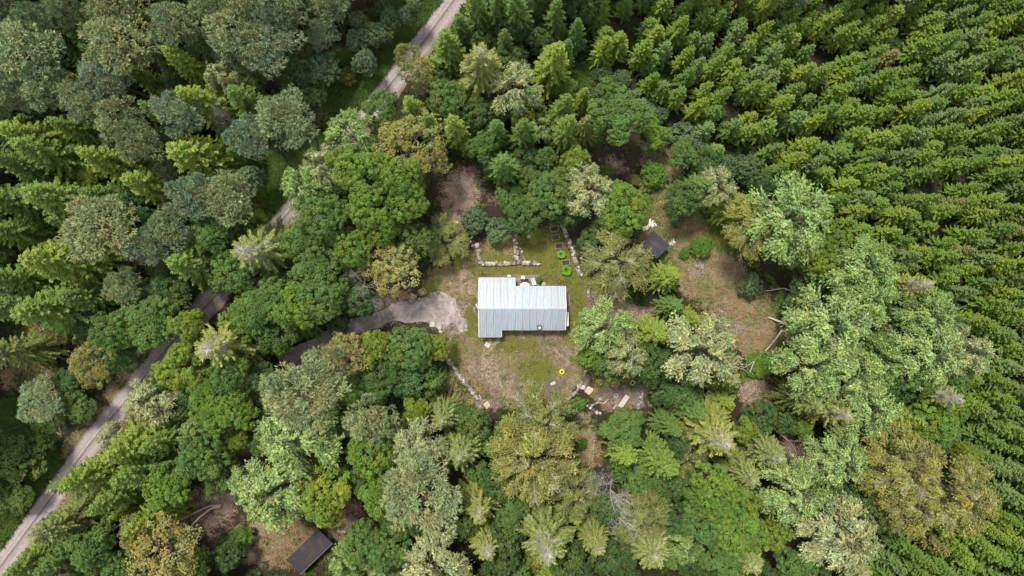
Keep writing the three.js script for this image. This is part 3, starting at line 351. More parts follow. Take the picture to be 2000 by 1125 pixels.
  ['S', 98, 598, 62, 19, 0], ['S', 22, 600, 44, 18, 1], ['O', 292, 618, 50, 13, 1], ['O', 222, 642, 40, 13, 1], ['O', 246, 622, 24, 12, 2], ['S', 172, 586, 40, 15, 1], ['G', 192, 706, 42, 12, 1, 'olive-yellow birch with thin pale stems beside the open road'], ['W', 18, 690, 40, 17, 1], ['P', 84, 782, 38, 9, 0, 'low grey-green pine on its own in the mossy clearing'], ['D', 152, 790, 32, 6, 1], ['D', 235, 680, 36, 9], ['D', 130, 750, 26, 6], ['Z', 446, 668, 66, 18, 0, 'olive conifer with a broad white tangle of bare twigs beside the road'], ['O', 372, 638, 34, 13, 2], ['O', 362, 722, 46, 14, 2], ['A', 302, 782, 44, 12, 2, 'pale green tree overhanging the road beside the drive mouth'], ['O', 420, 815, 40, 14, 0], ['O', 462, 800, 40, 14, 0], ['O', 402, 760, 40, 13, 0], ['O', 460, 740, 40, 14, 1],
  ['D', 30, 898, 50, 7, 1], ['D', 28, 968, 32, 5, 1], ['D', 75, 880, 28, 5, 0], ['S', 262, 862, 52, 17, 2], ['S', 176, 938, 46, 17, 2], ['S', 232, 962, 42, 16, 0], ['W', 150, 942, 34, 16, 1], ['W', 122, 1032, 46, 17, 1], ['S', 284, 922, 46, 17, 0], ['O', 392, 890, 46, 14, 1], ['O', 332, 950, 44, 13, 0], ['S', 300, 1010, 42, 15, 2], ['G', 322, 1072, 62, 15, 0, 'broad golden-yellow tree beside the leaning logs at the bottom'], ['O', 182, 1052, 44, 15, 1], ['G', 270, 1036, 32, 14, 1], ['A', 486, 940, 32, 12, 0], ['D', 450, 1082, 28, 7], ['b', 472, 1048, 20, 2.6, 0], ['S', 60, 1100, 40, 16, 0], ['S', 320, 862, 40, 15, 0], ['S', 120, 1090, 40, 16, 1], ['O', 240, 1100, 36, 13, 1], ['D', 440, 930, 34, 10], ['O', 380, 1110, 34, 12, 1],
  // wood at the edge of the picture, half way down
  ['S', 92, 302, 52, 19, 0], ['S', 50, 335, 42, 18, 1], ['P', 270, 288, 36], ['S', 212, 322, 46, 18, 2], ['S', 385, 312, 58, 18, 2, 'vivid yellow-green spruce with a full crown in the wood across the road'], ['S', 290, 360, 46, 17, 2], ['S', 112, 386, 56, 19, 0], ['S', 40, 392, 46, 18, 1], ['P', 220, 445, 56, 17, 1, 'wide brownish-grey pine above a patch of bare needles'], ['P', 378, 390, 40], ['P', 456, 385, 44], ['B', 490, 352, 22, 9], ['S', 22, 452, 42, 18, 0], ['S', 122, 508, 62, 20, 2], ['O', 412, 450, 46, 12, 1], ['P', 306, 482, 32, 15, 2], ['S', 376, 474, 26, 14, 2], ['S', 370, 524, 46, 16, 0], ['D', 300, 432, 22, 7], ['S', 42, 542, 42, 18, 0], ['P', 250, 552, 32, 13], ['O', 462, 532, 46, 14, 1], ['P', 342, 440, 34, 15], ['S', 160, 445, 34, 16, 1], ['S', 160, 260, 36, 16, 0], ['S', 20, 270, 36, 17, 1], ['D', 330, 560, 34, 9], ['D', 260, 400, 34, 9], ['D', 430, 495, 34, 9, 1], ['D', 465, 430, 26, 8], ['S', 210, 380, 36, 15, 1], ['D', 330, 590, 36, 9, 1], ['D', 180, 640, 34, 8],
];
KINDS.Q = { name: 'plantation_spruce', cat: 'spruce', h: 10, c: 0.62, bark: 'dark', make: (s) => conifer(s, { R: 1.75, H: 10, base: 0.1, whorls: 27, per: 7, step: 0.14, L: 0.4, W: 0.14, trunk: 0.11, rich: true, up: 0.9, down: 0.05, droop: 0.25, shape: (t) => Math.pow(t, 0.68), wild: 1 }), n: 5, tints: [[0.12, 0.205, 0.026], [0.095, 0.178, 0.03], [0.155, 0.228, 0.026], [0.12, 0.195, 0.055], [0.17, 0.17, 0.05]], protos: {} };
KINDS.Q.grown = Array.from({ length: 5 }, (_, i) => KINDS.Q.make(500 + i)); KINDS.Q.mats = KINDS.Q.tints.map((c) => leafMat(c, 0));
const LOOK = {
  P: ['grey-green pine', 'khaki-tinted pine', 'bluish-grey pine'], S: ['mid-green spruce', 'dark green spruce', 'yellow-green spruce'], Z: ['white-twigged olive conifer', 'white-twigged greyish conifer'], W: ['silver-twigged olive conifer', 'greyish conifer with bare upper twigs'], O: ['bright green oak', 'deep green oak', 'yellow-green oak'],
  D: ['low dark tree', 'low dark mossy-green tree'], A: ['light green ash', 'fresh green ash', 'pale whitish-green ash'], H: ['golden-olive hornbeam', 'dull olive hornbeam'], G: ['golden yellow tree', 'greenish-yellow tree'], b: ['fresh green shrub', 'greyish-green shrub', 'yellowish shrub'], B: ['small grey-green birch', 'small leafy birch'], X: ['bare dead tree'],
};
const GROUPNAME = { P: 'pines of the mixed wood', S: 'spruces of the mixed wood', W: 'silver-topped conifers', Z: 'silver-topped conifers', O: 'oaks of the mixed wood', D: 'low dark understorey trees', A: 'ashes of the mixed wood', H: 'hornbeams', G: 'yellowing trees', b: 'shrubs', B: 'young birches on the verge', X: 'dead trees' };
const roadX = (y) => { for (let i = 0; i < roadPx.length - 1; i++) if (y <= roadPx[i + 1][1]) { const [a, b] = roadPx[i], [c, d] = roadPx[i + 1]; return lerp(a, c, clamp((y - b) / (d - b), 0, 1)); } return 0; };
function zoneOf(x, y) {
  if (x < roadX(y) - 10) {
    if (y < 280) return x < 170 ? 'in the top corner beyond the road' : x < 360 ? 'among the pines beyond the road' : x < 560 ? 'in the wood beside the verge' : 'on the grassy verge';
    if (y < 580) return x < 180 ? 'beyond the road at the picture edge' : x < 330 ? 'in the middle of the wood beyond the road' : 'just across the hidden road bend';
    return y < 860 ? 'beside the mossy clearing across the road' : 'below the mossy clearing across the road';
  }
  if (y < 340) return x < 880 ? 'between the road and the litter patch' : x < 1060 ? 'around the whitish tree above the yard' : x < 1170 ? 'between whitish tree and plantation' : 'along the plantation foot above the glade';
  if (y < 600 && x < 860) return y < 430 ? 'beside the road above the big oak' : x < 620 ? 'by the hidden road bend' : 'above the shaded drive';
  if (x > 860 && x < 1240 && y < 800) return y < 480 ? 'just above the garden' : 'beside the mulched bed';
  if (x >= 1240 && y < 780) return x < 1330 && y > 520 ? 'between mulched bed and glade' : x < 1480 ? 'around the glade' : y < 620 ? 'between glade and plantation' : x < 1700 ? 'beside the fallen branches' : 'in the wood bulging into the plantation';
  if (x > 1330) return x < 1530 ? 'around the white starburst conifer' : x < 1680 ? 'below the fallen branches' : 'under the golden tree at the plantation';
  if (x > 960) return y < 900 ? 'just below the yard' : 'at the bottom edge below the yard';
  if (x > 690) return y < 830 ? 'between the drive and lower wall' : 'near the large silvery pine';
  if (x > 480) return y < 850 ? 'around the broad pine below the drive' : 'around the dark-roofed cabin';
  return y < 850 ? 'inside the road near the drive mouth' : 'along the road near the bottom';
}
const planted = [], labelled = [];
function plant(kind, x, z, rM, h, tint, own) {
  const K = KINDS[kind], v = Math.floor(R0() * K.n), q = K.grown[v], t = tint % K.tints.length, g = protoOf(kind, v, t).clone();
  g.name = numbered(K.name); g.position.set(x, groundH(x, z), z); g.rotation.set((R0() - 0.5) * 0.1, R0() * 2 * PI, (R0() - 0.5) * 0.1, 'YXZ'); const s = rM / q.R; g.scale.set(s, h / q.H, s * (0.93 + 0.14 * R0())); scene.add(g);
  const hc = h * K.c, px = x * FOC / (ALT - hc) + 1000, py = z * FOC / (ALT - hc) + 562.5;
  planted.push({ x, z, r: rM, h, kind });
  tag(g, own ?? '', K.cat, GROUPNAME[kind]);
  if (!own) { const size = h >= KINDS[kind].h * 1.05 ? 'tall ' : h <= KINDS[kind].h * 0.75 ? 'small ' : ''; labelled.push({ g, px, base: size + LOOK[kind][t] + ' ' + zoneOf(px, py) }); }
  return g;
}
for (const [k, cx, cy, r, h0, tint, own] of TREES) {
  const K = KINDS[k], h = h0 ?? K.h * (0.92 + 0.16 * R0()), hc = h * K.c;
  plant(k, wx(cx, hc), wz(cy, hc), r * (ALT - hc) / FOC * 1.06, h, tint ?? Math.floor(R0() * 3), own);
}
// the rest of the wood: lower trees that close the gaps between the crowns
const CLEAR = [YARD, GLADE, [[40, 590], [130, 610], [130, 700], [60, 760], [-20, 720], [-20, 620]], [[-60, 780], [60, 780], [150, 800], [110, 870], [-60, 1050]], [[370, 950], [470, 960], [540, 1010], [640, 1010], [680, 990], [705, 1030], [690, 1140], [380, 1140], [440, 1080], [330, 1030]], [[1110, 810], [1165, 810], [1175, 930], [1120, 930]], [[200, 470], [270, 480], [280, 540], [170, 545]], [[600, 90], [900, -60], [900, 0], [720, 220], [560, 430], [520, 380], [600, 250]], [[1120, 100], [1180, 150], [1250, 250], [1200, 250], [1120, 160]], [[520, 720], [640, 645], [740, 605], [830, 600], [830, 640], [740, 640], [640, 680], [540, 730]]];
const PLANTATION = [[1150, -90], [1162, 60], [1172, 112], [1240, 122], [1268, 188], [1312, 212], [1340, 246], [1400, 262], [1480, 298], [1510, 360], [1600, 448], [1690, 512], [1790, 548], [1850, 590], [1925, 670], [1880, 760], [1890, 840], [1920, 950], [1850, 1045], [1700, 1045], [1695, 1220], [2120, 1220], [2120, -90]];
const free = (x, z, rM, h, inner) => {
  const hc = h * 0.65, s = FOC / (ALT - hc);
  for (let k = 0; k < 9; k++) {
    const a = k / 8 * 2 * PI, q = k === 8 ? 0 : rM, px = (x + Math.cos(a) * q) * s + 1000, py = (z + Math.sin(a) * q) * s + 562.5, gx = (x + Math.cos(a) * q * 0.8) * FOC / ALT + 1000, gy = (z + Math.sin(a) * q * 0.8) * FOC / ALT + 562.5;
    for (const P of CLEAR) if (inPoly(px, py, P) || inPoly(gx, gy, P)) return false;
    if (inPoly(px, py, PLANTATION)) return false;
  }
  if (segDist(x, z, ROAD) < 2.2 + rM || segDist(x, z, DRIVE) < 1.2 + rM * 0.8) return false;
  return planted.every((p) => Math.hypot(p.x - x, p.z - z) > inner * (p.r + rM) * (p.h < 5 ? 0.6 : 1));
};
for (let n = 0, tries = 0; n < 230 && tries < 9000; tries++) {
  const px = R0() * 2090 - 45, py = R0() * 1215 - 45, x = wx(px, 6), z = wz(py, 6), left = px < roadX(py), u = R0();
  const k = left ? (u < 0.3 ? 'P' : u < 0.62 ? 'S' : u < 0.9 ? 'D' : 'O') : (u < 0.45 ? 'D' : u < 0.65 ? 'O' : u < 0.8 ? 'S' : u < 0.9 ? 'A' : 'b');
  const h = k === 'b' ? 2.5 + R0() : 7 + 5 * R0(), rM = k === 'b' ? 1.4 + R0() * 0.5 : 1.7 + 1.0 * R0();
  if (!free(x, z, rM, h, 0.62)) continue;
  plant(k, x, z, rM, h, Math.floor(R0() * 3)); n++;
}
// labels: where several of one look share a place, say which one it is in its row
{
  const ORD = ['leftmost', 'second', 'third', 'fourth', 'fifth', 'sixth', 'seventh', 'eighth', 'ninth', 'tenth', 'eleventh', 'twelfth'], by = {};
  for (const l of labelled) (by[l.base] ??= []).push(l);
  for (const set of Object.values(by)) { set.sort((a, b) => a.px - b.px); set.forEach((l, i) => { l.g.userData.label = set.length === 1 ? l.base : l.base + (i ? ', ' + (ORD[i] ?? 'last') + ' from left' : ', leftmost one'); }); }
}
// the plantation: planted rows
const plantation = [];
{
  const ca = Math.cos(0.5), sa = Math.sin(0.5), D = 2.8;
  for (let i = -60; i < 60; i++) for (let j = -60; j < 60; j++) {
    const u = i * D + (R0() - 0.5) * 1.6, v = j * D * 1.02 + (R0() - 0.5) * 1.6, x = u * ca - v * sa, z = u * sa + v * ca, h = 7.6 + 2.9 * R0() - (R0() < 0.18 ? 2.2 : 0), keep = R0() > 0.1, tone = R0(), turn = R0(), wide = 1.3 + 0.5 * R0();
    const hc = h * 0.7, px = x * FOC / (ALT - hc) + 1000, py = z * FOC / (ALT - hc) + 562.5;
    if (!keep || !inPoly(px, py, PLANTATION) || px > 2030 || py < -25 || py > 1160) continue;
    if (planted.some((p) => Math.hypot(p.x - x, p.z - z) < p.r * 0.75 + 0.6)) continue;
    plantation.push({ x, z, h, tone, turn, wide, px, py });
  }
  plantation.sort((a, b) => Math.max(Math.abs(a.px - 1000) / 1000, Math.abs(a.py - 562) / 562) - Math.max(Math.abs(b.px - 1000) / 1000, Math.abs(b.py - 562) / 562));
}
console.log('mixed trees', planted.length, 'plantation', plantation.length);
const outer = [];
plantation.forEach((p, i) => {
  if (i >= 300) { outer.push(p); return; }
  const v = Math.floor(p.turn * 997) % 5, t = p.tone < 0.42 ? 0 : p.tone < 0.68 ? 1 : p.tone < 0.88 ? 2 : p.tone < 0.985 ? 3 : 4, g = protoOf('Q', v, t).clone(), q = KINDS.Q.grown[v];
  g.name = numbered('plantation_spruce'); g.position.set(p.x, groundH(p.x, p.z), p.z); g.rotation.y = p.turn * 7; g.scale.set(p.wide / q.R, p.h / q.H, p.wide / q.R); scene.add(g);
  tag(g, 'slim young green spruce standing in the close-set rows of the plantation', 'spruce', 'spruces of the plantation');
});
// the plantation and the wood go on beyond the picture: one mass each
function whole(kind, v, c) {
  const q = KINDS[kind].grown[v], a = q.crown, col = new Float32Array(a.attributes.color.array); for (let i = 0; i < col.length; i += 3) { col[i] *= c[0]; col[i + 1] *= c[1]; col[i + 2] *= c[2]; }
  const g1 = new THREE.BufferGeometry(); g1.setAttribute('position', a.attributes.position); g1.setAttribute('color', new THREE.BufferAttribute(col, 3)); g1.setIndex(a.index);
  const g2 = q.wood.clone(), n = g2.attributes.position.count, w = new Float32Array(n * 3).fill(0.08); g2.setAttribute('color', new THREE.BufferAttribute(w, 3));
  return mergeGeometries([g1, g2]);
}
function mass(name, geo, list, label) {
  const m = new THREE.InstancedMesh(geo, new THREE.MeshStandardMaterial({ vertexColors: true, roughness: 0.7, side: THREE.DoubleSide }), list.length), M = new THREE.Matrix4(), c = new THREE.Color();
  list.forEach((p, i) => { M.compose(V3(p.x, groundH(p.x, p.z), p.z), new THREE.Quaternion().setFromAxisAngle(V3(0, 1, 0), p.turn * 7), V3(p.sx, p.sy, p.sx)); m.setMatrixAt(i, M); const k = 0.8 + 0.4 * p.tone; m.setColorAt(i, c.setRGB(k * (0.9 + 0.25 * p.turn), k, k)); });
  m.name = name; m.castShadow = m.receiveShadow = true; m.userData = { kind: 'stuff', label, category: 'forest' }; scene.add(m); return m;
}
{
  const spr = [], pin = [];
  for (const p of outer) spr.push({ ...p, sx: p.wide / 1.75, sy: p.h / 10 });
  for (let i = -42; i < 42; i++) for (let j = -30; j < 30; j++) {
    const x = i * 3 + (R0() - 0.5) * 1.4, z = j * 3 + (R0() - 0.5) * 1.4, t = R0(), u = R0(), h = 11 + 2.5 * R0(), gx = x * FOC / ALT + 1000, gy = z * FOC / ALT + 562.5;
    const px = x * FOC / (ALT - h * 0.7) + 1000, py = z * FOC / (ALT - h * 0.7) + 562.5; if (px > -25 && px < 2030 && py > -25 && py < 1160) continue;
    if (Math.abs(x) > 112 || Math.abs(z) > 74 || segDist(x, z, ROAD) < 6) continue;
    if (gx > 1700 || (gx > 1250 && gy < 0)) spr.push({ x, z, turn: t, tone: u, sx: 0.95, sy: h / 12.5 });
    else if (i % 2 && j % 2 && segDist(x, z, ROAD) > 9) pin.push({ x, z, turn: t, tone: u, sx: 0.95, sy: 0.9 });
  }
  mass('plantation_forest', whole('Q', 0, [0.09, 0.145, 0.022]), spr, 'mass of young spruces continuing the plantation');
  mass('pine_forest', whole('P', 0, [0.125, 0.145, 0.09]), pin, 'mass of grey-green pines continuing the wood');
}

// ---------------------------------------------------------------- the house
const M = {
  white: std(lin(0.52, 0.52, 0.5), 0.5), trim: std(lin(0.6, 0.59, 0.56), 0.6), wall: std(lin(0.07, 0.045, 0.035), 0.8), steel: std(lin(0.3, 0.31, 0.33), 0.45, { metalness: 0.4 }), black: std(lin(0.025, 0.025, 0.028), 0.7),
  wood: std(lin(0.17, 0.15, 0.13), 0.85), woodB: std(lin(0.2, 0.175, 0.15), 0.85), woodC: std(lin(0.145, 0.13, 0.118), 0.85), woodDark: std(lin(0.085, 0.06, 0.05), 0.85), woodPale: std(lin(0.3, 0.26, 0.21), 0.85), soil: std(lin(0.035, 0.024, 0.024), 0.95), soilB: std(lin(0.06, 0.045, 0.042), 0.95),
  glass: new THREE.MeshPhysicalMaterial({ color: lin(0.03, 0.035, 0.04), roughness: 0.1 }), felt: std(lin(0.05, 0.05, 0.066), 0.9), yellow: std(lin(0.5, 0.45, 0.06), 0.6), concrete: std(lin(0.45, 0.44, 0.42), 0.9), cushion: std(lin(0.06, 0.055, 0.055), 0.9),
};
// old zinc-coated paint: fine streaks down the slope, dull bluish patches, a few stuck needles
function weathered(seed) { const w = 96, h = 256, a = new Uint8Array(w * h * 4), r = rng(seed); for (let j = 0; j < h; j++) for (let i = 0; i < w; i++) { const st = vn(i * 0.35 + seed * 3, j * 0.012), pt = fbm(i * 0.05 + seed, j * 0.03 + seed, 3), d = r() > 0.992 ? 0.7 : 1, m = (0.86 + 0.16 * st + 0.16 * (pt - 0.5) + 0.05 * r()) * d, k = (j * w + i) * 4, b = smooth(0.5, 0.7, pt); a[k] = clamp(238 * m * (1 - 0.07 * b), 0, 255); a[k + 1] = clamp(244 * m * (1 - 0.02 * b), 0, 255); a[k + 2] = clamp(250 * m, 0, 255); a[k + 3] = 255; } return dataTex(a, w, h, true); }
const roofMats = [[0.355, 0.385, 0.415], [0.34, 0.375, 0.41], [0.36, 0.385, 0.41], [0.35, 0.37, 0.395]].map((c, i) => std(lin(...c), 0.42, { metalness: 0.12, map: weathered(i + 2) }));
function roofSheet(w, len) {                          // pressed steel: ribs down the slope, a small step at every course
  const ribs = Math.round(w / 0.27), pitch = w / ribs, prof = [], cross = [[0, 0], [0.4, 0], [0.52, 0.055], [0.86, 0.055], [0.98, 0]];
  for (let k = 0; k < ribs; k++) for (const [a, h] of cross) prof.push([(k + a) * pitch, h]);
  prof.push([w, 0]); prof.forEach((q) => { q[0] = 0.013 + q[0] * (w - 0.026) / w; });
  const nC = Math.round(len / 0.36), c = len / nC, rows = []; for (let k = 0; k < nC; k++) rows.push([k * c, 0], [(k + 1) * c - 0.004, 0.035]);
  const pos = [], idx = [], nP = prof.length;
  for (const [s, l] of rows) for (const [x, h] of prof) pos.push(x, h + l, s);
  for (let j = 0; j < rows.length - 1; j++) for (let i = 0; i < nP - 1; i++) { const a = j * nP + i, b = a + nP; idx.push(a, b, a + 1, a + 1, b, b + 1); }
  const uv = []; for (let i = 0; i < pos.length; i += 3) uv.push(pos[i] / 1.1, pos[i + 2] / 5);
  const g = new THREE.BufferGeometry(); g.setAttribute('position', new THREE.Float32BufferAttribute(pos, 3)); g.setAttribute('uv', new THREE.Float32BufferAttribute(uv, 2)); g.setIndex(idx); return g;
}
{
  const X0 = -5, X1 = 8.1, ZR = 3.13, HR = 4.0, SL = 0.44, T = Math.atan(SL), run = { ul: 4.66, ur: 3.34, ll: 4.38, lr: 3.25 }, xu = 0.47, xl = -1.65;
  const house = thing('house', 'long house with pale ribbed metal roof in the middle of the yard', 'house', [0, 0, 0]);
  const roof = part('roof', merge([[X0, xu, run.ul, -1], [xu, X1, run.ur, -1], [X0, xl, run.ll, 1], [xl, X1, run.lr, 1]].map(([a, b, r, s]) => at(box(b - a - 0.006, 0.1, (r - 0.02) / Math.cos(T)), (a + b) / 2, HR - SL * r / 2 - 0.09, ZR + s * r / 2, 0, s * T))), M.woodDark, house);
  let k = 0;
  for (const [a, b, r, s, n] of [[X0, xu, run.ul, -1, 5], [xu, X1, run.ur, -1, 7], [X0, xl, run.ll, 1, 3], [xl, X1, run.lr, 1, 9]]) {
    const w = (b - a) / n, g = roofSheet(w, r / Math.cos(T) + 0.06);
    for (let i = 0; i < n; i++) { const m = part('roof_sheet', g, roofMats[(k++ * 7 + (k >> 1)) % 4], roof); m.position.set(s > 0 ? a + i * w : a + (i + 1) * w, HR - 0.015, ZR); m.rotation.set(T, s > 0 ? 0 : PI, 0, 'YXZ'); }
  }
  part('ridge_cap', merge([-1, 1].map((s) => at(box(X1 - X0 + 0.06, 0.016, 0.24), (X0 + X1) / 2, HR + 0.035 - 0.045, ZR + s * 0.105, 0, s * T))), roofMats[3], roof);
  const bb = (x, r, s) => at(box(0.13, 0.24, r / Math.cos(T)), x, HR - SL * r / 2 - 0.03, ZR + s * r / 2, 0, s * T);
  for (const [x, r, s] of [[X0 - 0.07, run.ul, -1], [X0 - 0.07, run.ll, 1], [X1 + 0.07, run.ur, -1], [X1 + 0.07, run.lr, 1]]) part('bargeboard', bb(x, r, s), M.white, roof);
  part('bargeboard', at(box(0.1, 0.2, 1.4), xu + 0.05, HR - SL * 4.0 - 0.04, ZR - 4.0, 0, -T), M.woodPale, roof); part('bargeboard', at(box(0.08, 0.2, 1.1), xl + 0.05, HR - SL * 3.82 - 0.04, ZR + 3.82, 0, T), M.trim, roof);
  for (const [a, b, r, s] of [[X0, xu, run.ul, -1], [xu, X1, run.ur, -1], [X0, xl, run.ll, 1], [xl, X1, run.lr, 1]]) part('gutter', at(new THREE.CylinderGeometry(0.065, 0.065, b - a - 0.05, 8), (a + b) / 2, HR - SL * r - 0.1, ZR + s * (r + 0.055), 0, 0, PI / 2), M.steel, roof);
  const wl = (a, b, c, d, h) => at(box(Math.max(0.16, b - a), h, Math.max(0.16, d - c)), (a + b) / 2, h / 2 - 0.1, (c + d) / 2);
  const gable = (x) => { const s = new THREE.Shape([[ZR - 2.95, 0], [ZR + 2.9, 0], [ZR + 2.9, 2.4], [ZR, 3.78], [ZR - 2.95, 2.4]].map(([a, b]) => new THREE.Vector2(a, b))); return new THREE.ExtrudeGeometry(s, { depth: 0.15, bevelEnabled: false }).rotateY(-PI / 2).translate(x, 0, 0); };
  part('wall', merge([wl(-4.6, 7.8, 5.85, 6.0, 2.45), wl(0.3, 7.8, 0.2, 0.36, 2.45), wl(-4.6, 0.2, -1.1, -0.95, 2.0), wl(-4.6, -1.9, 7.0, 7.15, 2.05), wl(0.2, 0.35, -1.1, 0.3, 2.05), wl(-1.9, -1.75, 5.9, 7.1, 2.1), gable(-4.6), gable(7.95)]), M.wall, house);
  for (const [x, z, ry] of [[0.6, 6.02, 0], [3.0, 6.02, 0], [6.4, 6.02, 0], [3.4, 0.18, PI], [6.2, 0.18, PI]]) { const w = part('window', merge([at(box(1.1, 0.08, 0.09), 0, 0.55, 0), at(box(1.1, 0.08, 0.09), 0, -0.55, 0), at(box(0.08, 1.02, 0.09), -0.51, 0, 0), at(box(0.08, 1.02, 0.09), 0.51, 0, 0)]), M.white, house, [x, 1.45, z], [0, ry, 0]); part('pane', box(0.95, 1.02, 0.03), M.glass, w); }
  const door = part('door', box(0.9, 2.0, 0.07), M.trim, house, [1.5, 1.05, 0.17]); part('handle', box(0.12, 0.03, 0.05), M.steel, door, [0.36, 0, -0.06]);
  const chz = wz(640, 2.9), chx = wx(1054, 2.9), chim = part('chimney', merge([at(box(0.72, 0.5, 0.1), 0, 0, -0.31), at(box(0.72, 0.5, 0.1), 0, 0, 0.31), at(box(0.1, 0.5, 0.52), -0.31, 0, 0), at(box(0.1, 0.5, 0.52), 0.31, 0, 0), at(box(0.6, 0.04, 0.6), 0, -0.1, 0)]), M.black, house, [chx, HR - SL * (chz - ZR) + 0.12, chz]);
  part('flue_cap', merge([at(new THREE.CylinderGeometry(0.13, 0.13, 0.6, 14), 0, 0.2, 0.03), at(new THREE.ConeGeometry(0.23, 0.16, 14), 0, 0.56, 0.03)]), M.white, chim);
  const por = part('porch_canopy', at(box(0.62, 0.06, 2.15), X1 + 0.28, 2.32, wz(623, 2.3), 0, 0, -0.12), M.white, house); part('bracket', merge([-0.8, 0.8].map((d) => at(box(0.5, 0.05, 0.05), X1 + 0.1, 2.12, wz(623, 2.3) + d, 0, 0, 0.7))), M.trim, por);
  // antenna on the gable end
  const an = thing('roof_antenna', 'small white antenna fixed at the ridge end of the house roof', 'antenna', [X0 - 0.22, HR - 0.35, wz(598, 4)]);
  part('mast', at(new THREE.CylinderGeometry(0.03, 0.03, 1.1, 8), 0, 0.4, 0), M.white, an); part('boom', at(box(0.06, 0.05, 0.75), 0, 0.85, 0, 0.5), M.white, an); for (let i = -1; i <= 1; i++) part('rod', at(box(0.45, 0.035, 0.05), Math.sin(0.5) * i * 0.3, 0.89, Math.cos(0.5) * i * 0.3, 0.5), M.white, an);
  part('wall_arm', at(box(0.3, 0.05, 0.05), 0.14, -0.05, 0), M.steel, an);
  // terrace behind the house
  const dk = thing('wooden_deck', 'grey plank deck in the corner of the house behind the roof', 'deck', [0, 0, 0]);
  const dx0 = wx(1006.5, 0.2), dx1 = wx(1054, 0.2), dz0 = wz(537, 0.2), dz1 = 0.16, np = 15, wv = (dz1 - dz0) / np;
  part('joists', merge([0.1, 0.5, 0.9].map((t) => at(box(0.08, 0.16, dz1 - dz0 - 0.1), lerp(dx0, dx1, t), 0.07, (dz0 + dz1) / 2))), M.woodDark, dk);
  for (let i = 0; i < np; i++) part('plank', box(dx1 - dx0, 0.03, wv - 0.012), [M.wood, M.woodB, M.woodC][(i * 5 + (i >> 1)) % 3], dk, [(dx0 + dx1) / 2 + (R0() - 0.5) * 0.05, 0.166, dz0 + (i + 0.5) * wv]);
  const DY = 0.182;
  const rt = thing('side_table', 'round white table at the outer edge of the deck', 'table', [wx(1021.5, 0.9), DY, wz(542.5, 0.9)]);
  part('table_top', at(new THREE.CylinderGeometry(0.32, 0.32, 0.03, 24), 0, 0.7, 0), M.white, rt); part('leg', at(new THREE.CylinderGeometry(0.03, 0.03, 0.69, 8), 0, 0.345, 0), M.white, rt); part('foot', at(new THREE.CylinderGeometry(0.2, 0.22, 0.03, 16), 0, 0.015, 0), M.white, rt);
  for (const [px, lab] of [[1020.5, 'dark deck chair just below the round white table'], [1029, 'dark deck chair beside the white lounger']]) {
    const c = thing('garden_chair', lab, 'chair', [wx(px, 0.6), DY, wz(548.5, 0.6)], PI, 'dark chairs on the deck');
    part('seat', at(box(0.46, 0.05, 0.44), 0, 0.43, 0), M.cushion, c); part('backrest', at(box(0.46, 0.5, 0.04), 0, 0.7, 0.23, 0, 0.15), M.cushion, c); for (const a of [-0.2, 0.2]) { part('leg', at(box(0.04, 0.41, 0.04), a, 0.205, -0.19), M.black, c); part('leg', at(box(0.04, 0.41, 0.04), a, 0.205, 0.19), M.black, c); part('armrest', at(box(0.05, 0.03, 0.42), a * 1.15, 0.64, 0), M.black, c); }
  }
  const ot = thing('dining_table', 'long oval white table partly tucked under the roof edge', 'table', [wx(1025, 0.9), DY, wz(557.5, 0.9)]);
  { const g = new THREE.CylinderGeometry(0.5, 0.5, 0.035, 32); g.scale(1.5, 1, 1); part('table_top', at(g, 0, 0.72, 0), M.white, ot); for (const [a, b] of [[-0.45, -0.25], [0.45, -0.25], [-0.45, 0.25], [0.45, 0.25]]) part('leg', at(box(0.05, 0.7, 0.05), a, 0.35, b), M.white, ot); }
  const lg = thing('sun_lounger', 'white slatted sun lounger standing askew on the deck', 'lounger', [wx(1042, 0.5), DY, wz(549.5, 0.5)], 0.3);
  part('frame', merge([at(box(0.05, 0.05, 1.15), -0.28, 0.32, 0), at(box(0.05, 0.05, 1.15), 0.28, 0.32, 0), at(box(0.56, 0.05, 0.05), 0, 0.32, 0.57)]), M.white, lg);
  for (let i = 0; i < 6; i++) part('slat', box(0.52, 0.02, 0.085), M.white, lg, [0, 0.355, 0.52 - i * 0.105]); for (let i = 0; i < 5; i++) part('slat', box(0.52, 0.02, 0.085), M.white, lg, [0, 0.37 + i * 0.055, -0.12 - i * 0.095], [0.52, 0, 0]);
  for (const [a, b] of [[-0.26, -0.45], [0.26, -0.45], [-0.26, 0.5], [0.26, 0.5]]) part('leg', at(box(0.04, 0.3, 0.04), a, 0.15, b), M.white, lg);
  const pp = thing('potted_plant', 'leafy green pot plant at the corner of the deck', 'plant', [wx(1051.5, 0.4), DY, wz(546, 0.4)]);
  part('pot', new THREE.LatheGeometry([[0, 0], [0.16, 0], [0.22, 0.34], [0.19, 0.34], [0.17, 0.28], [0, 0.28]].map(([a, b]) => new THREE.Vector2(a, b)), 18), std(lin(0.2, 0.1, 0.06)), pp); { const q = KINDS.b.grown[0], m = part('foliage', q.crown, KINDS.b.mats[0], pp, [0, 0.2, 0]); m.scale.set(0.26, 0.26, 0.26); }
  const st = thing('stump_table', 'round pale wooden stump table beside the deck', 'table', [wx(1062, 0.4), 0, wz(555, 0.4)]);
  part('stump', at(new THREE.CylinderGeometry(0.26, 0.3, 0.42, 18), 0, 0.21, 0), M.woodDark, st); part('top', at(new THREE.CylinderGeometry(0.31, 0.31, 0.05, 22), 0, 0.445, 0), M.woodPale, st);
  const sd = thing('satellite_dish', 'white dish standing at the upper eave of the house', 'satellite dish', [wx(994, 1.8), 0, wz(540.5, 1.8)], PI);
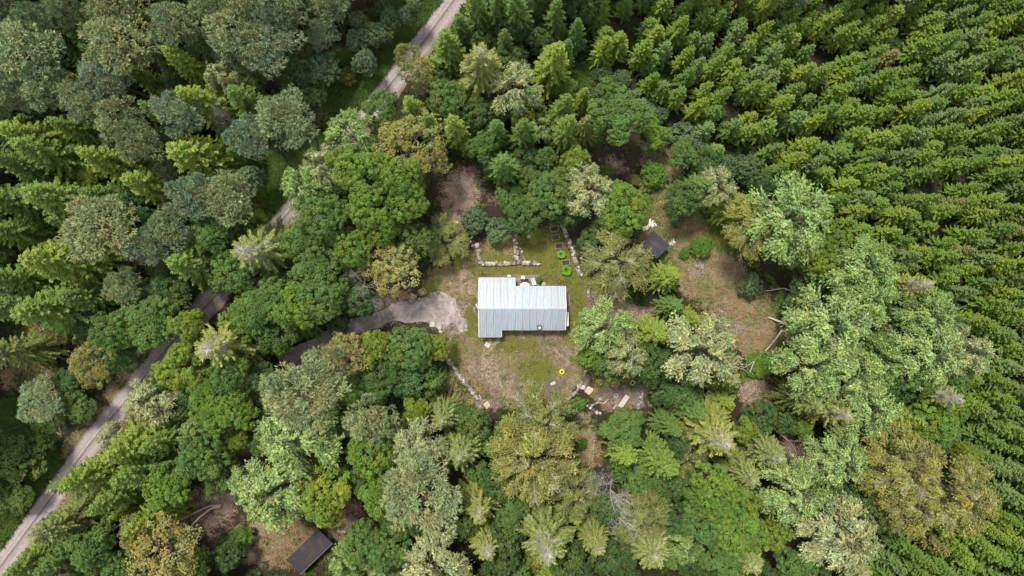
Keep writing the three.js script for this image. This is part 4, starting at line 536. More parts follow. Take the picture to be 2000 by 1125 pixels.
  part('pole', at(new THREE.CylinderGeometry(0.03, 0.03, 1.8, 8), 0, 0.9, 0), M.steel, sd); part('dish', at(new THREE.LatheGeometry([[0, 0], [0.14, 0.02], [0.24, 0.06], [0.3, 0.1]].map(([a, b]) => new THREE.Vector2(a, b)), 24), 0, 1.82, 0.05, 0, 0.9), M.white, sd); part('arm', at(box(0.03, 0.03, 0.42), 0.0, 1.86, 0.24, 0, -0.3), M.steel, sd);
  const step = thing('entrance_step', 'low grey board step at the gable end of the house', 'step', [0, 0, 0]); const sx0 = X1 + 0.02, sx1 = wx(1113, 0.2);
  part('step_frame', at(box(sx1 - sx0 - 0.06, 0.12, wz(598) - wz(575) - 0.06), (sx0 + sx1) / 2, 0.07, wz(586.5)), M.woodDark, step); for (let i = 0; i < 6; i++) part('plank', box((sx1 - sx0) / 6 - 0.014, 0.03, wz(598) - wz(575)), [M.wood, M.woodC, M.woodB][i % 3], step, [lerp(sx0, sx1, (i + 0.5) / 6), 0.146, wz(586.5)]);
}
// ---------------------------------------------------------------- stones
const stoneGeos = Array.from({ length: 8 }, (_, s) => {
  const g = new THREE.IcosahedronGeometry(1, 2), p = g.attributes.position; 
  for (let i = 0; i < p.count; i++) { const x = p.getX(i), y = p.getY(i), z = p.getZ(i), k = 0.78 + 0.34 * vn(x * 1.6 + s * 13.7 + 20, y * 1.6 + z * 1.9 + 30) + 0.12 * vn(x * 4 + s * 5 + 50, z * 4 + y * 3 + 60), q = [x, y, z].map((c) => Math.sign(c) * Math.min(Math.abs(c), 0.78)); p.setXYZ(i, q[0] * k, q[1] * k, q[2] * k); }
  g.computeVertexNormals(); return g;
});
function speckle(seed, base, moss) { const n = 64, a = new Uint8Array(n * n * 4), r = rng(seed); for (let i = 0; i < n * n; i++) { const x = i % n, y = (i / n) | 0, f = vn(x * 0.2 + seed, y * 0.2), m = 0.75 + 0.3 * r() + 0.2 * (f - 0.5), t = smooth(0.6, 0.75, vn(x * 0.12 + 70 + seed, y * 0.12 + 20)) * moss; a[i * 4] = clamp(lerp(base[0], 92, t) * m, 0, 255); a[i * 4 + 1] = clamp(lerp(base[1], 96, t) * m, 0, 255); a[i * 4 + 2] = clamp(lerp(base[2], 48, t) * m, 0, 255); a[i * 4 + 3] = 255; } return dataTex(a, n, n, true); }
const stoneMats = [[[158, 151, 145], 0.3], [[132, 127, 124], 0.4], [[180, 173, 167], 0.15], [[112, 106, 102], 0.5], [[150, 140, 134], 0.2], [[92, 88, 86], 0.3]].map(([c, m], i) => new THREE.MeshStandardMaterial({ map: speckle(i * 9 + 3, c, m), roughness: 0.92 }));
const mossStone = new THREE.MeshStandardMaterial({ map: speckle(77, [138, 128, 112], 1), roughness: 0.95 });
const paleStone = new THREE.MeshStandardMaterial({ map: speckle(41, [184, 172, 162], 0), roughness: 0.9 });
function stoneWall(line, width, high, label, s0 = 0.24) {
  const P = line.map(([a, b]) => V3(wx(a, high), 0, wz(b, high))), c = new THREE.CatmullRomCurve3(P, false, 'catmullrom', 0.1), L = c.getLength(), o = P[0], t = thing('stone_wall', label, 'stone wall', [o.x, 0, o.z], 0, 'dry stone walls round the garden'), r = rng(Math.round(L * 100));
  const put = (x, y, z, s) => { const m = part('stone', stoneGeos[Math.floor(r() * 8)], stoneMats[Math.floor(r() * 6)], t, [x - o.x, y, z - o.z], [r() * 0.5 - 0.25, r() * 7, r() * 0.5 - 0.25]); m.scale.set(s * (0.85 + 0.5 * r()), s * (0.6 + 0.3 * r()), s * (0.75 + 0.35 * r())); };
  const lanes = Math.max(1, Math.round(width / (s0 * 1.25)));
  for (let d = 0; d < L; d += s0 * 1.32) for (let k = 0; k < lanes; k++) {
    const q = c.getPointAt(clamp((d + (r() - 0.5) * 0.1 + (k % 2) * s0 * 0.7) / L, 0, 1)), tn = c.getTangentAt(clamp(d / L, 0, 1)), off = lanes === 1 ? (r() - 0.5) * 0.08 : lerp(-width / 2, width / 2, (k + 0.5) / lanes) + (r() - 0.5) * 0.08, s = s0 * (0.72 + 0.5 * r());
    put(q.x - tn.z * off, s * 0.45, q.z + tn.x * off, s * 1.1); if (high > 0.35) put(q.x - tn.z * off * 0.75 + (r() - 0.5) * 0.1, high - s * 0.55, q.z + tn.x * off * 0.75 + (r() - 0.5) * 0.1, s);
  }
  t.userData.kind = 'thing'; return t;
}
stoneWall([[931, 476], [935, 497], [939, 513]], 0.45, 0.45, 'short stone wall closing the walled bed on the sandy path side');
stoneWall([[942, 515], [980, 515], [1010, 513], [1055, 514]], 0.6, 0.5, 'long straight stone wall between the walled bed and the house');
stoneWall([[1005, 455], [1008, 485], [1009, 508]], 0.7, 0.5, 'thick stone wall running up between the bed and the lawn');
stoneWall([[1014, 482], [1021, 493], [1024, 507]], 0.24, 0.2, 'thin curved edging of small stones beside the lawn', 0.16);
stoneWall([[1097, 436], [1110, 465], [1121, 500], [1134, 537]], 0.5, 0.4, 'slanting stone wall beside the raised garden beds');
stoneWall([[871, 699], [892, 727], [915, 757], [943, 787]], 0.62, 0.48, 'slanting stone wall along the lower edge of the yard');
stoneWall([[1143, 726], [1138, 744], [1128, 762], [1116, 775], [1102, 785]], 0.34, 0.3, 'crooked stone edging from the ash tree down to the yard corner', 0.22);
stoneWall([[1176, 546], [1156, 552], [1150, 568], [1151, 588]], 0.34, 0.3, 'curved stone edging round the mulched bed', 0.2);
stoneWall([[1156, 792], [1168, 786], [1184, 788]], 0.16, 0.14, 'little arc of pale edging stones near the picnic table', 0.15);
stoneWall([[1142, 790], [1154, 797], [1164, 806]], 0.22, 0.2, 'short row of pale stones at the bottom of the fire place', 0.2);
stoneWall([[1254, 762], [1253, 778], [1245, 797]], 0.4, 0.2, 'loose line of grey stones behind the picnic table', 0.18);
function boulder(px, py, r, label, mat = mossStone, sq = 0.75, name = 'boulder') {
  const x = wx(px, r * 0.5), z = wz(py, r * 0.5), t = new THREE.Mesh(stoneGeos[Math.floor(R0() * 8)], mat); t.name = numbered(name); t.position.set(x, groundH(x, z) + r * sq * 0.42, z); t.rotation.y = R0() * 7; t.scale.set(r, r * sq, r * (0.8 + 0.3 * R0())); tag(t, label, 'boulder'); scene.add(t); return t;
}
boulder(805, 582, 0.85, 'large round mossy boulder at the upper edge of the driveway'); boulder(825, 570, 0.68, 'mossy boulder above the large round one beside the driveway'); boulder(819, 585, 0.34, 'small stone wedged between the two mossy boulders'); boulder(829, 584, 0.24, 'smallest stone beside the two mossy boulders');
boulder(951, 791, 0.55, 'pale flat-topped boulder ending the lower stone wall', paleStone, 0.5);
boulder(1151, 763, 0.66, 'widest pale slab among the stones at the yard corner', paleStone, 0.4); boulder(1139, 757, 0.42, 'middle pale slab among the stones at the yard corner', paleStone, 0.4); boulder(1131, 755, 0.38, 'narrow pale slab at the end of the crooked edging', paleStone, 0.4);
boulder(844, 634, 0.5, 'pale boulder on the grass tongue below the driveway', stoneMats[2], 0.6); boulder(858, 641, 0.3, 'white stone second along the grass tongue', paleStone, 0.6); boulder(860, 648, 0.34, 'white stone lowest on the grass tongue', paleStone, 0.6); boulder(837, 628, 0.28, 'grey stone at the upper end of the grass tongue', stoneMats[1], 0.6);
boulder(1136, 504, 0.26, 'small whitish stone beside the slanting garden wall', paleStone, 0.6); boulder(1312, 387, 0.4, 'lone grey boulder in the grass of the glade', stoneMats[1], 0.7); boulder(1033, 461, 0.34, 'flat tan stone at the upper edge of the lawn', stoneMats[4], 0.3); boulder(1166, 806, 0.34, 'square pale stone below the fire place', paleStone, 0.5); boulder(1172, 807, 0.24, 'small square white stone below the fire place', paleStone, 0.5); boulder(652, 1094, 0.34, 'pale stone beside the path at the cabin', paleStone, 0.6); boulder(645, 1108, 0.22, 'small pale stone lower beside the cabin path', paleStone, 0.6);
for (const [a, b, r, l] of [[922, 462, 0.24, 'uppermost loose stone by the sandy path'], [919, 472, 0.2, 'second loose stone by the sandy path'], [923, 480, 0.22, 'lowest loose stone by the sandy path'], [952, 674, 0.5, 'flat pale rock outcrop below the house corner']]) boulder(a, b, r, l, a > 940 ? paleStone : stoneMats[0], a > 940 ? 0.2 : 0.6);
// ---------------------------------------------------------------- garden beds
function leafyClump(parent, r, n, c, seed) {
  const F = new Faces(), q = rng(seed);
  for (let i = 0; i < n; i++) { const a = q() * 7, l = r * (0.35 + 0.65 * q()), up = 0.35 + 0.35 * q(), u = unit(Math.cos(a), up * 0.6, Math.sin(a)), w = [-Math.sin(a), 0, Math.cos(a)], s = 0.3 + 0.2 * q(); F.tube([0, 0, 0], [u[0] * l * 0.7, up * l + 0.12, u[2] * l * 0.7], 0.014, 0.01, 3, [1.2, 1, 0.8]); F.leaf(u[0] * l * 0.55, up * l + 0.16, u[2] * l * 0.55, unit(u[0], 0.05 + 0.3 * (q() - 0.5), u[2]), unit(w[0], 0.25 * (q() - 0.5), w[2]), s, s * 0.85, tone(q, 0.2, 0.1)); }
  return part('leaves', F.build(), leafMat(c, 0.3), parent);
}
const beds = [[1082.7, 446.6, 'uppermost raised bed of dark bare soil', 0], [1085.5, 463.5, 'second raised bed from the top with dark bare soil', 0], [1091.8, 480.5, 'third raised bed from the top with dark bare soil', 0], [1096, 497, 'raised bed overgrown by bright green leaves', 1], [1104.8, 513, 'lowest raised bed of bare soil above the round leafy plant', 0]];
for (const [px, py, label, leafy] of beds) {
  const t = thing('raised_bed', label, 'raised bed', [wx(px, 0.2), 0, wz(py, 0.2)], 0.13, 'raised beds along the slanting wall');
  for (const [w, d, x, z] of [[1.24, 0.05, 0, 0.4], [1.24, 0.05, 0, -0.4], [0.05, 0.75, 0.595, 0], [0.05, 0.75, -0.595, 0]]) part('board', box(w, 0.26, d), M.woodPale, t, [x, 0.13, z]);
  const g = new THREE.PlaneGeometry(1.14, 0.75, 16, 10).rotateX(-PI / 2); for (let i = 0; i < g.attributes.position.count; i++) g.attributes.position.setY(i, 0.03 * R0()); g.computeVertexNormals(); part('soil', g, px > 1084 && px < 1090 ? M.soilB : M.soil, t, [0, 0.17, 0]);
  if (leafy) leafyClump(t, 0.62, 60, [0.13, 0.26, 0.03], 5).position.y = 0.2;
}
leafyClump(thing('rhubarb_plant', 'lush round bright green plant below the raised beds', 'plant', [wx(1106.5, 0.4), 0, wz(528, 0.4)]), 0.85, 130, [0.12, 0.26, 0.025], 9);
{ const t = scene.children[scene.children.length - 1]; part('stalks', merge([0, 1, 2, 3, 4, 5].map((k) => at(new THREE.CylinderGeometry(0.015, 0.02, 0.4, 5), Math.cos(k) * 0.12, 0.18, Math.sin(k) * 0.12, 0, 0.3 * Math.sin(k), -0.3 * Math.cos(k)))), std(lin(0.3, 0.1, 0.06)), t); }
// ---------------------------------------------------------------- yard things
{
  const wc = thing('well_cover', 'round pale concrete well cover on the red-brown litter', 'well cover', [wx(890.5), 0, wz(436)]);
  part('ring', at(new THREE.CylinderGeometry(0.42, 0.44, 0.3, 28), 0, 0.13, 0), M.concrete, wc); part('lid', at(new THREE.CylinderGeometry(0.38, 0.4, 0.06, 28), 0, 0.31, 0), M.white, wc); part('handle', at(box(0.2, 0.04, 0.12), -0.08, 0.355, 0.06), M.black, wc);
  const yr = thing('tyre_planter', 'bright yellow ring planter lying on the yard', 'planter', [wx(1097.5), 0, wz(726)]);
  part('ring', at(new THREE.TorusGeometry(0.29, 0.13, 12, 32).rotateX(PI / 2), 0, 0.12, 0), M.yellow, yr); part('soil', at(new THREE.CylinderGeometry(0.2, 0.2, 0.1, 20), 0, 0.08, 0), M.soil, yr); { const m = part('plant', KINDS.b.grown[1].crown, KINDS.b.mats[0], yr, [0, 0.08, 0]); m.scale.set(0.09, 0.09, 0.09); }
  const fp = thing('fire_circle', 'dark round ash patch ringed with stones near the yard edge', 'fire pit', [wx(1079), 0, wz(753)]);
  part('ash', at(new THREE.CylinderGeometry(1.02, 1.1, 0.05, 30), 0, 0.012, 0), std(lin(0.1, 0.075, 0.062), 1), fp); { const r = rng(4); for (let k = 0; k < 26; k++) { const a = k / 26 * 2 * PI, m = part('stone', stoneGeos[k % 8], stoneMats[3], fp, [Math.cos(a) * 1.08, 0.04, Math.sin(a) * 0.98], [0, r() * 7, 0]); m.scale.setScalar(0.1 + 0.05 * r()); } } { const m = part('slab', stoneGeos[2], paleStone, fp, [0.1, 0.08, -0.35], [0, 0.4, 0]); m.scale.set(0.5, 0.1, 0.28); m.userData.label = 'whitish flat slab'; }
  const pt = thing('picnic_table', 'long whitish weathered table standing slanted by the fire place', 'table', [wx(1218.5, 0.7), 0, wz(784, 0.7)], 0.97);
  for (let k = 0; k < 5; k++) part('plank', box(2.15, 0.04, 0.145), k % 2 ? std(lin(0.36, 0.36, 0.33)) : std(lin(0.42, 0.41, 0.38)), pt, [0, 0.74, -0.31 + k * 0.155]); for (const x of [-0.8, 0.8]) { part('leg', at(box(0.08, 0.72, 0.08), x, 0.36, -0.25), M.wood, pt); part('leg', at(box(0.08, 0.72, 0.08), x, 0.36, 0.25), M.wood, pt); } part('rail', at(box(1.7, 0.1, 0.05), 0, 0.65, 0), M.wood, pt);
  const fr = thing('fire_ring', 'small round steel ring beside the picnic table', 'fire pit', [wx(1202.5), 0, wz(773)]);
  part('ring', at(new THREE.TorusGeometry(0.32, 0.06, 10, 28).rotateX(PI / 2), 0, 0.1, 0), M.concrete, fr); part('ash', at(new THREE.CylinderGeometry(0.28, 0.28, 0.06, 20), 0, 0.03, 0), std(lin(0.16, 0.15, 0.15), 1), fr); part('bowl', at(new THREE.CylinderGeometry(0.1, 0.07, 0.1, 14), -0.03, 0.11, 0.06), M.concrete, fr);
  const bx = thing('sand_frame', 'small square white-edged frame on the grey gravel', 'planter', [wx(1235.5), 0, wz(747.5)], -0.72);
  for (const [w, d, x, z] of [[0.62, 0.07, 0, 0.28], [0.62, 0.07, 0, -0.28], [0.07, 0.49, 0.275, 0], [0.07, 0.49, -0.275, 0]]) part('board', box(w, 0.2, d), M.white, bx, [x, 0.1, z]); part('soil', at(box(0.48, 0.08, 0.48), 0, 0.05, 0), M.soil, bx);
  const bench = (px, py, len, turn, label) => { const t = thing('log_bench', label, 'bench', [wx(px), 0, wz(py)], turn, 'plank benches round the fire ring'); part('seat', at(box(len, 0.07, 0.24), 0, 0.4, 0), M.woodPale, t); for (const s of [-0.35, 0.35]) part('leg', at(box(0.14, 0.37, 0.2), s * len, 0.185, 0), M.woodDark, t); };
  bench(1183, 783, 0.95, 0.85, 'short plank bench on the yard side of the fire ring'); bench(1200, 794, 0.85, 0.85, 'short plank bench at the foot of the picnic table');
  const cb = thing('garden_block', 'low square pale stone block beside the short plank bench', 'block', [wx(1172, 0.2), 0, wz(779, 0.2)], 0.1); part('block', at(box(0.5, 0.3, 0.42), 0, 0.15, 0), stoneMats[2], cb); part('slab', at(box(0.56, 0.05, 0.46), 0, 0.325, 0), stoneMats[0], cb);
}
// ---------------------------------------------------------------- shed, cabin, wood piles
function felt(seed) { const n = 128, a = new Uint8Array(n * n * 4), r = rng(seed); for (let i = 0; i < n * n; i++) { const x = i % n, y = (i / n) | 0, m = 0.85 + 0.3 * r(), t = smooth(0.55, 0.75, fbm(x * 0.05 + seed, y * 0.05, 3)) * 0.8, f = r() > 0.985 ? 1 : 0; a[i * 4] = clamp(lerp(lerp(46, 68, t), 140, f) * m, 0, 255); a[i * 4 + 1] = clamp(lerp(lerp(45, 58, t), 118, f) * m, 0, 255); a[i * 4 + 2] = clamp(lerp(lerp(56, 46, t), 96, f) * m, 0, 255); a[i * 4 + 3] = 255; } return new THREE.MeshStandardMaterial({ map: dataTex(a, n, n, true, THREE.MirroredRepeatWrapping), roughness: 0.95 }); }
const birchBark = std(lin(0.55, 0.52, 0.47)), logEnd = std(lin(0.42, 0.33, 0.22));
function log(parent, len, rad, pos, turn, mat = birchBark) { const m = part('log', at(new THREE.CylinderGeometry(rad, rad * 1.05, len, 9), 0, 0, 0, 0, 0, PI / 2), mat, parent, pos, [0, turn, 0]); part('cut_end', at(new THREE.CylinderGeometry(rad * 0.9, rad * 0.9, 0.012, 9), len / 2 + 0.005, 0, 0, 0, 0, PI / 2), logEnd, m); return m; }
{
  const F1 = felt(3), F2 = felt(8);
  const shed = thing('garden_shed', 'small shed with dark felt roof half under the wide olive tree', 'shed', [wx(1279.5, 2.2), 0, wz(478, 2.2)], -0.77);
  part('wall', merge([at(box(2.9, 2.05, 0.1), 0, 1.02, 1.05), at(box(2.9, 2.05, 0.1), 0, 1.02, -1.05), at(box(0.1, 2.05, 2.0), 1.4, 1.02, 0), at(box(0.1, 2.05, 2.0), -1.4, 1.02, 0)]), M.wall, shed);
  const rf = part('roof', at(box(3.45, 0.1, 2.7), 0, 2.18, 0, 0, 0.07), F1, shed); for (const s of [-1, 1]) part('fascia', at(box(3.47, 0.14, 0.04), 0, 2.18 - s * 0.093, s * 1.375, 0, 0.07), M.black, rf); part('felt_seam', at(box(3.4, 0.02, 0.06), 0, 2.235, 0, 0, 0.07), M.felt, rf);
  const sdo = part('door', box(0.06, 1.8, 0.8), M.wood, shed, [1.48, 0.95, 0]); part('handle', box(0.04, 0.1, 0.03), M.steel, sdo, [0.05, 0, 0.28]);
  const wp = thing('firewood_pile', 'heap of white birch logs above the shed roof', 'firewood', [wx(1268), 0, wz(442)], 0.42); const r = rng(21);
  for (let k = 0; k < 13; k++) log(wp, 0.5 + 0.2 * r(), 0.1 + 0.05 * r(), [-1.05 + (k % 7) * 0.33 + (r() - 0.5) * 0.08, 0.13 + (k > 6 ? 0.22 : 0), (r() - 0.5) * 0.3], PI / 2 + (r() - 0.5) * 0.5);
  log(wp, 0.85, 0.14, [0.35, 0.2, -0.62], 1.0); log(wp, 0.7, 0.13, [0.6, 0.18, -0.45], 0.3);
  const wp2 = thing('firewood_pile', 'little stack of white birch logs at the corner of the shed', 'firewood', [wx(1313), 0, wz(475)], -0.9); for (let k = 0; k < 6; k++) log(wp2, 0.55 + 0.3 * r(), 0.1, [(r() - 0.5) * 0.5, 0.11 + (k > 3 ? 0.18 : 0), -0.4 + (k % 4) * 0.26], (r() - 0.5) * 0.9);
  // cabin at the bottom edge
  const cab = thing('cabin', 'low cabin with dark two-part felt roof at the bottom edge', 'cabin', [wx(604, 2.3), 0, wz(1077, 2.3)], 0.77), Lz = 6.9, Wd = 3.15;
  part('wall', merge([at(box(Lz - 0.5, 2.0, 0.12), 0, 1, Wd / 2 - 0.25), at(box(Lz - 0.5, 2.0, 0.12), 0, 1, -Wd / 2 + 0.25), at(box(0.12, 2.0, Wd - 0.6), Lz / 2 - 0.3, 1, 0), at(box(0.12, 2.0, Wd - 0.6), -Lz / 2 + 0.3, 1, 0)]), M.woodDark, cab);
  const cr = part('roof', at(box(4.6, 0.12, Wd), -1.15, 2.2, 0, 0, 0.05), F2, cab); cr.userData.label = 'larger dark felt roof half mottled brown'; const cr2 = part('upper_roof', at(box(2.28, 0.12, Wd - 0.05), 2.31, 2.38, 0, 0, 0.05), F1, cab);
  part('fascia', at(box(4.62, 0.16, 0.06), -1.15, 2.12, Wd / 2 + 0.04, 0, 0.05), M.wood, cr); part('fascia', at(box(4.62, 0.16, 0.06), -1.15, 2.28, -Wd / 2 - 0.04, 0, 0.05), M.wood, cr); part('fascia', at(box(2.3, 0.16, 0.06), 2.31, 2.3, Wd / 2 + 0.02, 0, 0.05), M.wood, cr2);
  const porch = part('porch', at(box(0.9, 0.12, Wd - 0.2), Lz / 2 + 0.35, 0.1, 0), M.woodDark, cab); for (let k = 0; k < 4; k++) part('post', box(0.07, 0.9, 0.07), M.woodPale, porch, [Lz / 2 + 0.75, 0.55, -1.3 + k * 0.87]); part('rail', at(box(0.08, 0.06, Wd - 0.3), Lz / 2 + 0.75, 1.02, 0), M.woodDark, porch);
  const cdo = part('door', box(0.06, 1.75, 0.8), M.wood, cab, [Lz / 2 - 0.2, 1, 0.6]); part('handle', box(0.04, 0.1, 0.03), M.steel, cdo, [0.05, 0, 0.3]);
  const ws = thing('firewood_pile', 'row of split logs on the porch of the bottom cabin', 'firewood', [wx(632, 0.5), 0.17, wz(1034, 0.5)], 0.77); for (let k = 0; k < 12; k++) log(ws, 0.5, 0.085, [(r() - 0.5) * 0.06, 0.09 + Math.floor(k / 6) * 0.16, -0.95 + (k % 6) * 0.2], (r() - 0.5) * 0.15, k % 3 ? M.woodPale : M.woodDark);
}
// ---------------------------------------------------------------- fallen trunks, limbs and brush
const greyWood = std(lin(0.4, 0.37, 0.34), 0.9), brownWood = std(lin(0.16, 0.11, 0.085), 0.9);
function fallen(name, label, cat, runs, mat = greyWood, twigs = 4) {
  const [a0, b0] = runs[0][0], o = V3(wx(a0), 0, wz(b0)), t = thing(name, label, cat, [o.x, groundH(o.x, o.z), o.z]), r = rng(Math.round(a0 * 7 + b0));
  runs.forEach((run, k) => {
    const F = new Faces(), [pts, r0, r1, h0, h1] = [run.slice(0, -4), ...run.slice(-4)], P = pts.map(([x, y], i) => { const h = lerp(h0, h1, i / (pts.length - 1)); return [wx(x, h) - o.x, h, wz(y, h) - o.z]; }), c = new THREE.CatmullRomCurve3(P.map((p) => V3(...p))), n = 14, Q = c.getPoints(n).map((p) => [p.x + (r() - 0.5) * 0.08, p.y, p.z + (r() - 0.5) * 0.08]);
    F.bent(Q, r0, r1, 7);
    const tr = part(k ? 'limb' : 'trunk', F.build(false), mat, t); if (!twigs) return;
    const G = new Faces(); for (let m = 0; m < twigs; m++) { const i = 5 + Math.floor(r() * 9), e = ball(r), l = 0.5 + 0.9 * r(), q = Q[i], b = [q[0] + e[0] * l, Math.max(0.05, q[1] + Math.abs(e[1]) * l * 0.4), q[2] + e[2] * l]; G.bent([q, b, [b[0] + e[2] * 0.4, b[1] + 0.05, b[2] + e[0] * 0.4]], 0.03, 0.01, 3); } part('twigs', G.build(false), mat, tr);
  });
  return t;
}
fallen('fallen_tree', 'thick pale forked fallen branch pointing out of the ash crowns', 'fallen tree', [[[1592, 655], [1560, 645], [1528, 630], [1502, 620], 0.22, 0.13, 1.2, 0.6], [[1552, 641], [1545, 630], [1530, 629], 0.1, 0.06, 0.9, 0.8]]);
fallen('fallen_tree', 'long thin pale limb lying across the moss mound', 'fallen tree', [[[1528, 645], [1508, 672], [1493, 688], [1475, 705], [1466, 728], 0.13, 0.05, 0.6, 1.6], [[1478, 702], [1460, 715], [1446, 722], 0.05, 0.02, 1.4, 1.0]]);
fallen('fallen_tree', 'short pale stub limb beside the moss mound', 'fallen tree', [[[1548, 716], [1530, 707], [1508, 697], [1495, 686], 0.14, 0.06, 0.5, 0.5], [[1534, 709], [1540, 703], [1552, 705], 0.06, 0.03, 0.5, 0.6]]);
fallen('fallen_tree', 'slender pale bough uppermost of the fallen branches', 'fallen tree', [[[1590, 580], [1550, 570], [1530, 563], [1505, 568], [1484, 567], 0.09, 0.04, 1.6, 0.5]]);
fallen('fallen_tree', 'grey limbs lying by the litter below the moss mound', 'fallen tree', [[[1548, 758], [1525, 765], [1502, 775], 0.07, 0.03, 0.3, 0.4], [[1545, 764], [1525, 771], [1508, 780], 0.05, 0.03, 0.3, 0.3]]);
fallen('fallen_tree', 'upper of two bent pale trunks over brown litter at the bottom', 'fallen tree', [[[432, 987], [412, 988], [380, 1002], [350, 1016], [327, 1027], 0.16, 0.1, 0.3, 2.4]]);
fallen('fallen_tree', 'lower of two bent pale trunks over brown litter at the bottom', 'fallen tree', [[[430, 990], [412, 994], [398, 1004], [380, 1020], [366, 1036], 0.17, 0.11, 0.3, 2.4]]);
fallen('fallen_tree', 'straight thin pale log beside the small bush near the cabin', 'fallen tree', [[[472, 1026], [462, 1040], [448, 1053], [415, 1081], 0.1, 0.07, 1.5, 0.4]], greyWood, 1);
fallen('fallen_tree', 'dark brown bare leaning tree with pale tangled top', 'fallen tree', [[[1500, 826], [1525, 848], [1545, 866], [1556, 884], 0.16, 0.1, 4, 7], [[1540, 862], [1565, 862], [1582, 868], 0.06, 0.02, 6.5, 8], [[1553, 878], [1562, 900], [1580, 914], 0.07, 0.02, 7, 8]], brownWood, 9);
fallen('fallen_branch', 'orange-barked broken branch in the straw of the glade', 'branch', [[[1437, 624], [1446, 619], [1458, 616], 0.1, 0.06, 0.15, 0.3], [[1446, 618], [1450, 608], [1460, 606], 0.05, 0.02, 0.2, 0.4]], std(lin(0.32, 0.19, 0.1)));
fallen('fallen_branch', 'grey branch lying in the straw uphill of the orange one', 'branch', [[[1400, 575], [1410, 562], [1420, 556], 0.09, 0.04, 0.15, 0.2]], brownWood);
fallen('fallen_branch', 'crossed dry sticks on the mulched bed', 'branch', [[[1176, 583], [1184, 580], [1192, 574], 0.06, 0.03, 0.12, 0.2], [[1182, 576], [1185, 582], [1187, 590], 0.05, 0.02, 0.2, 0.15]]);
fallen('fallen_branch', 'dark curved branch at the rim of the mulched bed', 'branch', [[[1214, 620], [1220, 614], [1224, 612], 0.1, 0.06, 0.15, 0.3]], brownWood, 2);
function brush(px, py, r, n, mat, label) {
  const x = wx(px), z = wz(py), t = thing('brush_heap', label, 'brush heap', [x, groundH(x, z), z]), q = rng(px * 3 + py);
  for (let lay = 0; lay < 2; lay++) { const F = new Faces(); for (let i = 0; i < n; i++) { const a = q() * 7, d = r * Math.sqrt(q()), h = 0.55 * (1 - d / r) * q() + 0.04, l = 0.5 + 1.0 * q(), b = q() * 7, p = [Math.cos(a) * d, h, Math.sin(a) * d]; F.tube([p[0] - Math.cos(b) * l / 2, p[1], p[2] - Math.sin(b) * l / 2], [p[0] + Math.cos(b) * l / 2, p[1] + (q() - 0.3) * 0.3, p[2] + Math.sin(b) * l / 2], 0.028, 0.012, 3); } part(lay ? 'top_sticks' : 'sticks', F.build(false), lay ? mat : brownWood, t); }
}
brush(1272, 318, 1.7, 150, std(lin(0.24, 0.15, 0.12)), 'reddish-brown heap of cut brush at the top of the glade'); brush(1308, 358, 1.4, 120, greyWood, 'grey heap of dry sticks at the side of the glade'); brush(1362, 522, 1.6, 110, greyWood, 'bleached scatter of sticks below the shed'); brush(1410, 600, 1.5, 90, std(lin(0.36, 0.28, 0.2)), 'straw-coloured scatter of sticks in the middle of the glade'); brush(1438, 640, 1.2, 70, greyWood, 'pale stick scatter above the orange branch'); brush(1236, 352, 1.1, 80, brownWood, 'dark brush heap beside the bright green glade shrub');
// ---------------------------------------------------------------- low growth nobody could count
function scatter(name, geo, mat, want, test, size, label) {
  const r = rng(want), M4 = [], q = new THREE.Quaternion(), m4 = new THREE.Matrix4(), cols = [];
  for (let n = 0, k = 0; n < want && k < want * 60; k++) { const px = -40 + 2080 * r(), py = -40 + 1205 * r(), w = test(px, py); if (r() > w) continue; const x = wx(px), z = wz(py); if (segDist(x, z, ROAD) < 1.9 || segDist(x, z, DRIVE) < 1.5) continue; const s = size * (0.6 + 0.8 * r()); m4.compose(V3(x, groundH(x, z) - 0.01, z), q.setFromAxisAngle(V3(0, 1, 0), r() * 7), V3(s, s * (0.7 + 0.6 * r()), s)); M4.push(m4.clone()); cols.push([0.75 + 0.5 * r(), 0.8 + 0.4 * r(), 0.75 + 0.4 * r()]); n++; }
  const o = new THREE.InstancedMesh(geo, mat, M4.length), c = new THREE.Color(); M4.forEach((m, i) => { o.setMatrixAt(i, m); o.setColorAt(i, c.setRGB(...cols[i])); }); o.name = name; o.userData = { kind: 'stuff', label, category: name.replace('_', ' ') }; scene.add(o);
}
function tuft(n, spread, up, L, W, seed) { const F = new Faces(), r = rng(seed); for (let i = 0; i < n; i++) { const a = r() * 7, u = unit(Math.cos(a), up * (0.5 + r()), Math.sin(a)), v = unit(...cross(u, [0.2, 1, 0.3])); F.leaf(Math.cos(a) * spread * r(), 0, Math.sin(a) * spread * r(), u, v, L * (0.6 + 0.8 * r()), W, tone(r, 0.25, 0.12)); } return F.build(); }
const nearHouse = (px, py) => px > 925 && px < 1120 && py > 535 && py < 665;
scatter('verge_grass', tuft(14, 0.25, 1.0, 0.5, 0.1, 3), leafMat([0.1, 0.185, 0.035], 0.25), 26000, (a, b) => smooth(0.15, 0.6, zGrass(a, b)), 1, 'thick green grass along the road verge');
scatter('dry_grass', tuft(12, 0.22, 0.7, 0.42, 0.05, 5), leafMat([0.28, 0.225, 0.125], 0.1), 8000, (a, b) => Math.max(smooth(0.3, 0.8, zStraw(a, b)), 0.6 * smooth(0.4, 0.8, zHeath(a, b))) * (inPoly(a, b, [[1090, 690], [1090, 800], [1160, 800], [1160, 690]]) ? 0 : 1), 1, 'dry straw-coloured grass in the glade and by the road');
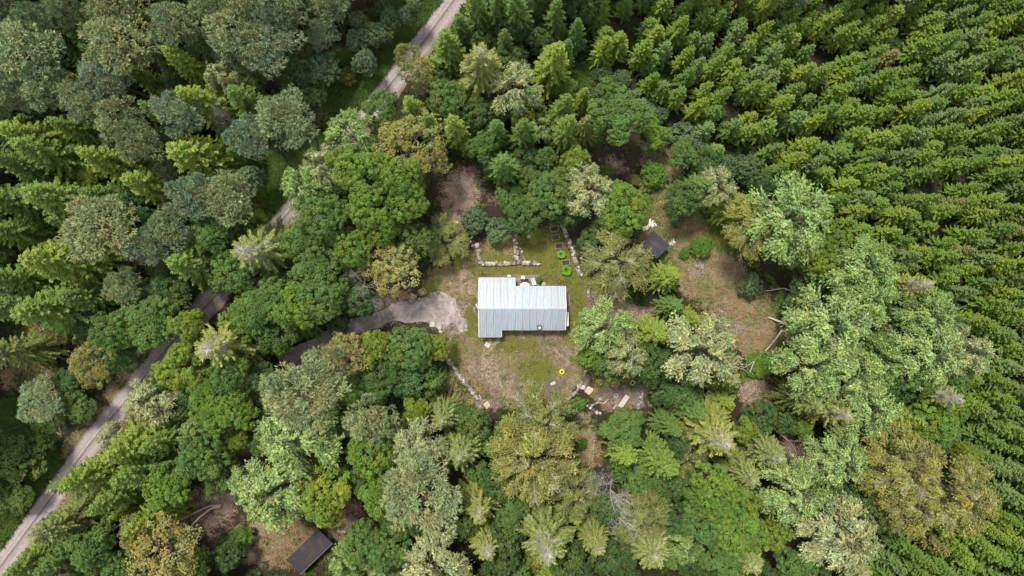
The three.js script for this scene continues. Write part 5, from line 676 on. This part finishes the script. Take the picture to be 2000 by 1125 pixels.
scatter('moss_cushions', tuft(16, 0.18, 0.35, 0.16, 0.09, 7), leafMat([0.13, 0.14, 0.03], 0.1), 16000, (a, b) => nearHouse(a, b) ? 0 : smooth(0.4, 0.9, zMoss(a, b)) * (vn(a * 0.12, b * 0.12) > 0.5 ? 1 : 0.1), 0.8, 'green moss and short weeds on the lawn and glade');
scatter('undergrowth', tuft(18, 0.3, 0.8, 0.5, 0.2, 9), leafMat([0.055, 0.1, 0.025], 0.2), 16000, (a, b) => (inPoly(a, b, YARD) || inPoly(a, b, GLADE) ? 0.0 : vn(a * 0.04, b * 0.04) > 0.5 && zLitter(a, b) < 0.3 ? 1 : 0.04), 1, 'green undergrowth and ferns on the forest floor');
{
  const F = new Faces(), r = rng(61); for (let i = 0; i < 5; i++) { const a = r() * 7, x = (r() - 0.5) * 0.8, z = (r() - 0.5) * 0.8, l = 0.3 + 0.6 * r(); F.tube([x, 0.03, z], [x + Math.cos(a) * l, 0.03 + 0.12 * r(), z + Math.sin(a) * l], 0.022, 0.01, 3); }
  scatter('dead_twigs', F.build(), std(lin(0.34, 0.3, 0.26), 0.9), 2600, (a, b) => Math.max(smooth(0.35, 0.8, zStraw(a, b)) * (a > 1000 ? 1 : 0), 0.4 * smooth(0.4, 0.8, zLitter(a, b))) * (vn(a * 0.06 + 9, b * 0.06) > 0.45 ? 1 : 0.12), 1, 'pale dead twigs strewn over the glade and litter');
  scatter('low_weeds', tuft(16, 0.28, 0.7, 0.34, 0.13, 19), leafMat([0.09, 0.15, 0.03], 0.2), 2600, (a, b) => (inPoly(a, b, GLADE) ? (vn(a * 0.045 + 4, b * 0.045) > 0.56 ? 1 : 0.03) : inPoly(a, b, YARD) && !nearHouse(a, b) ? (vn(a * 0.07 + 4, b * 0.07) > 0.7 ? 0.14 : 0.01) : 0), 0.8, 'low green weeds in the glade and yard');
}
scatter('fallen_leaves', tuft(9, 0.5, 0.06, 0.16, 0.11, 11), std(lin(0.19, 0.135, 0.11), 0.9, { vertexColors: true, side: THREE.DoubleSide }), 15000, (a, b) => smooth(0.3, 0.8, zLitter(a, b)) , 1, 'red-brown fallen leaves');
shadows(scene);
renderer.render(scene, camera);
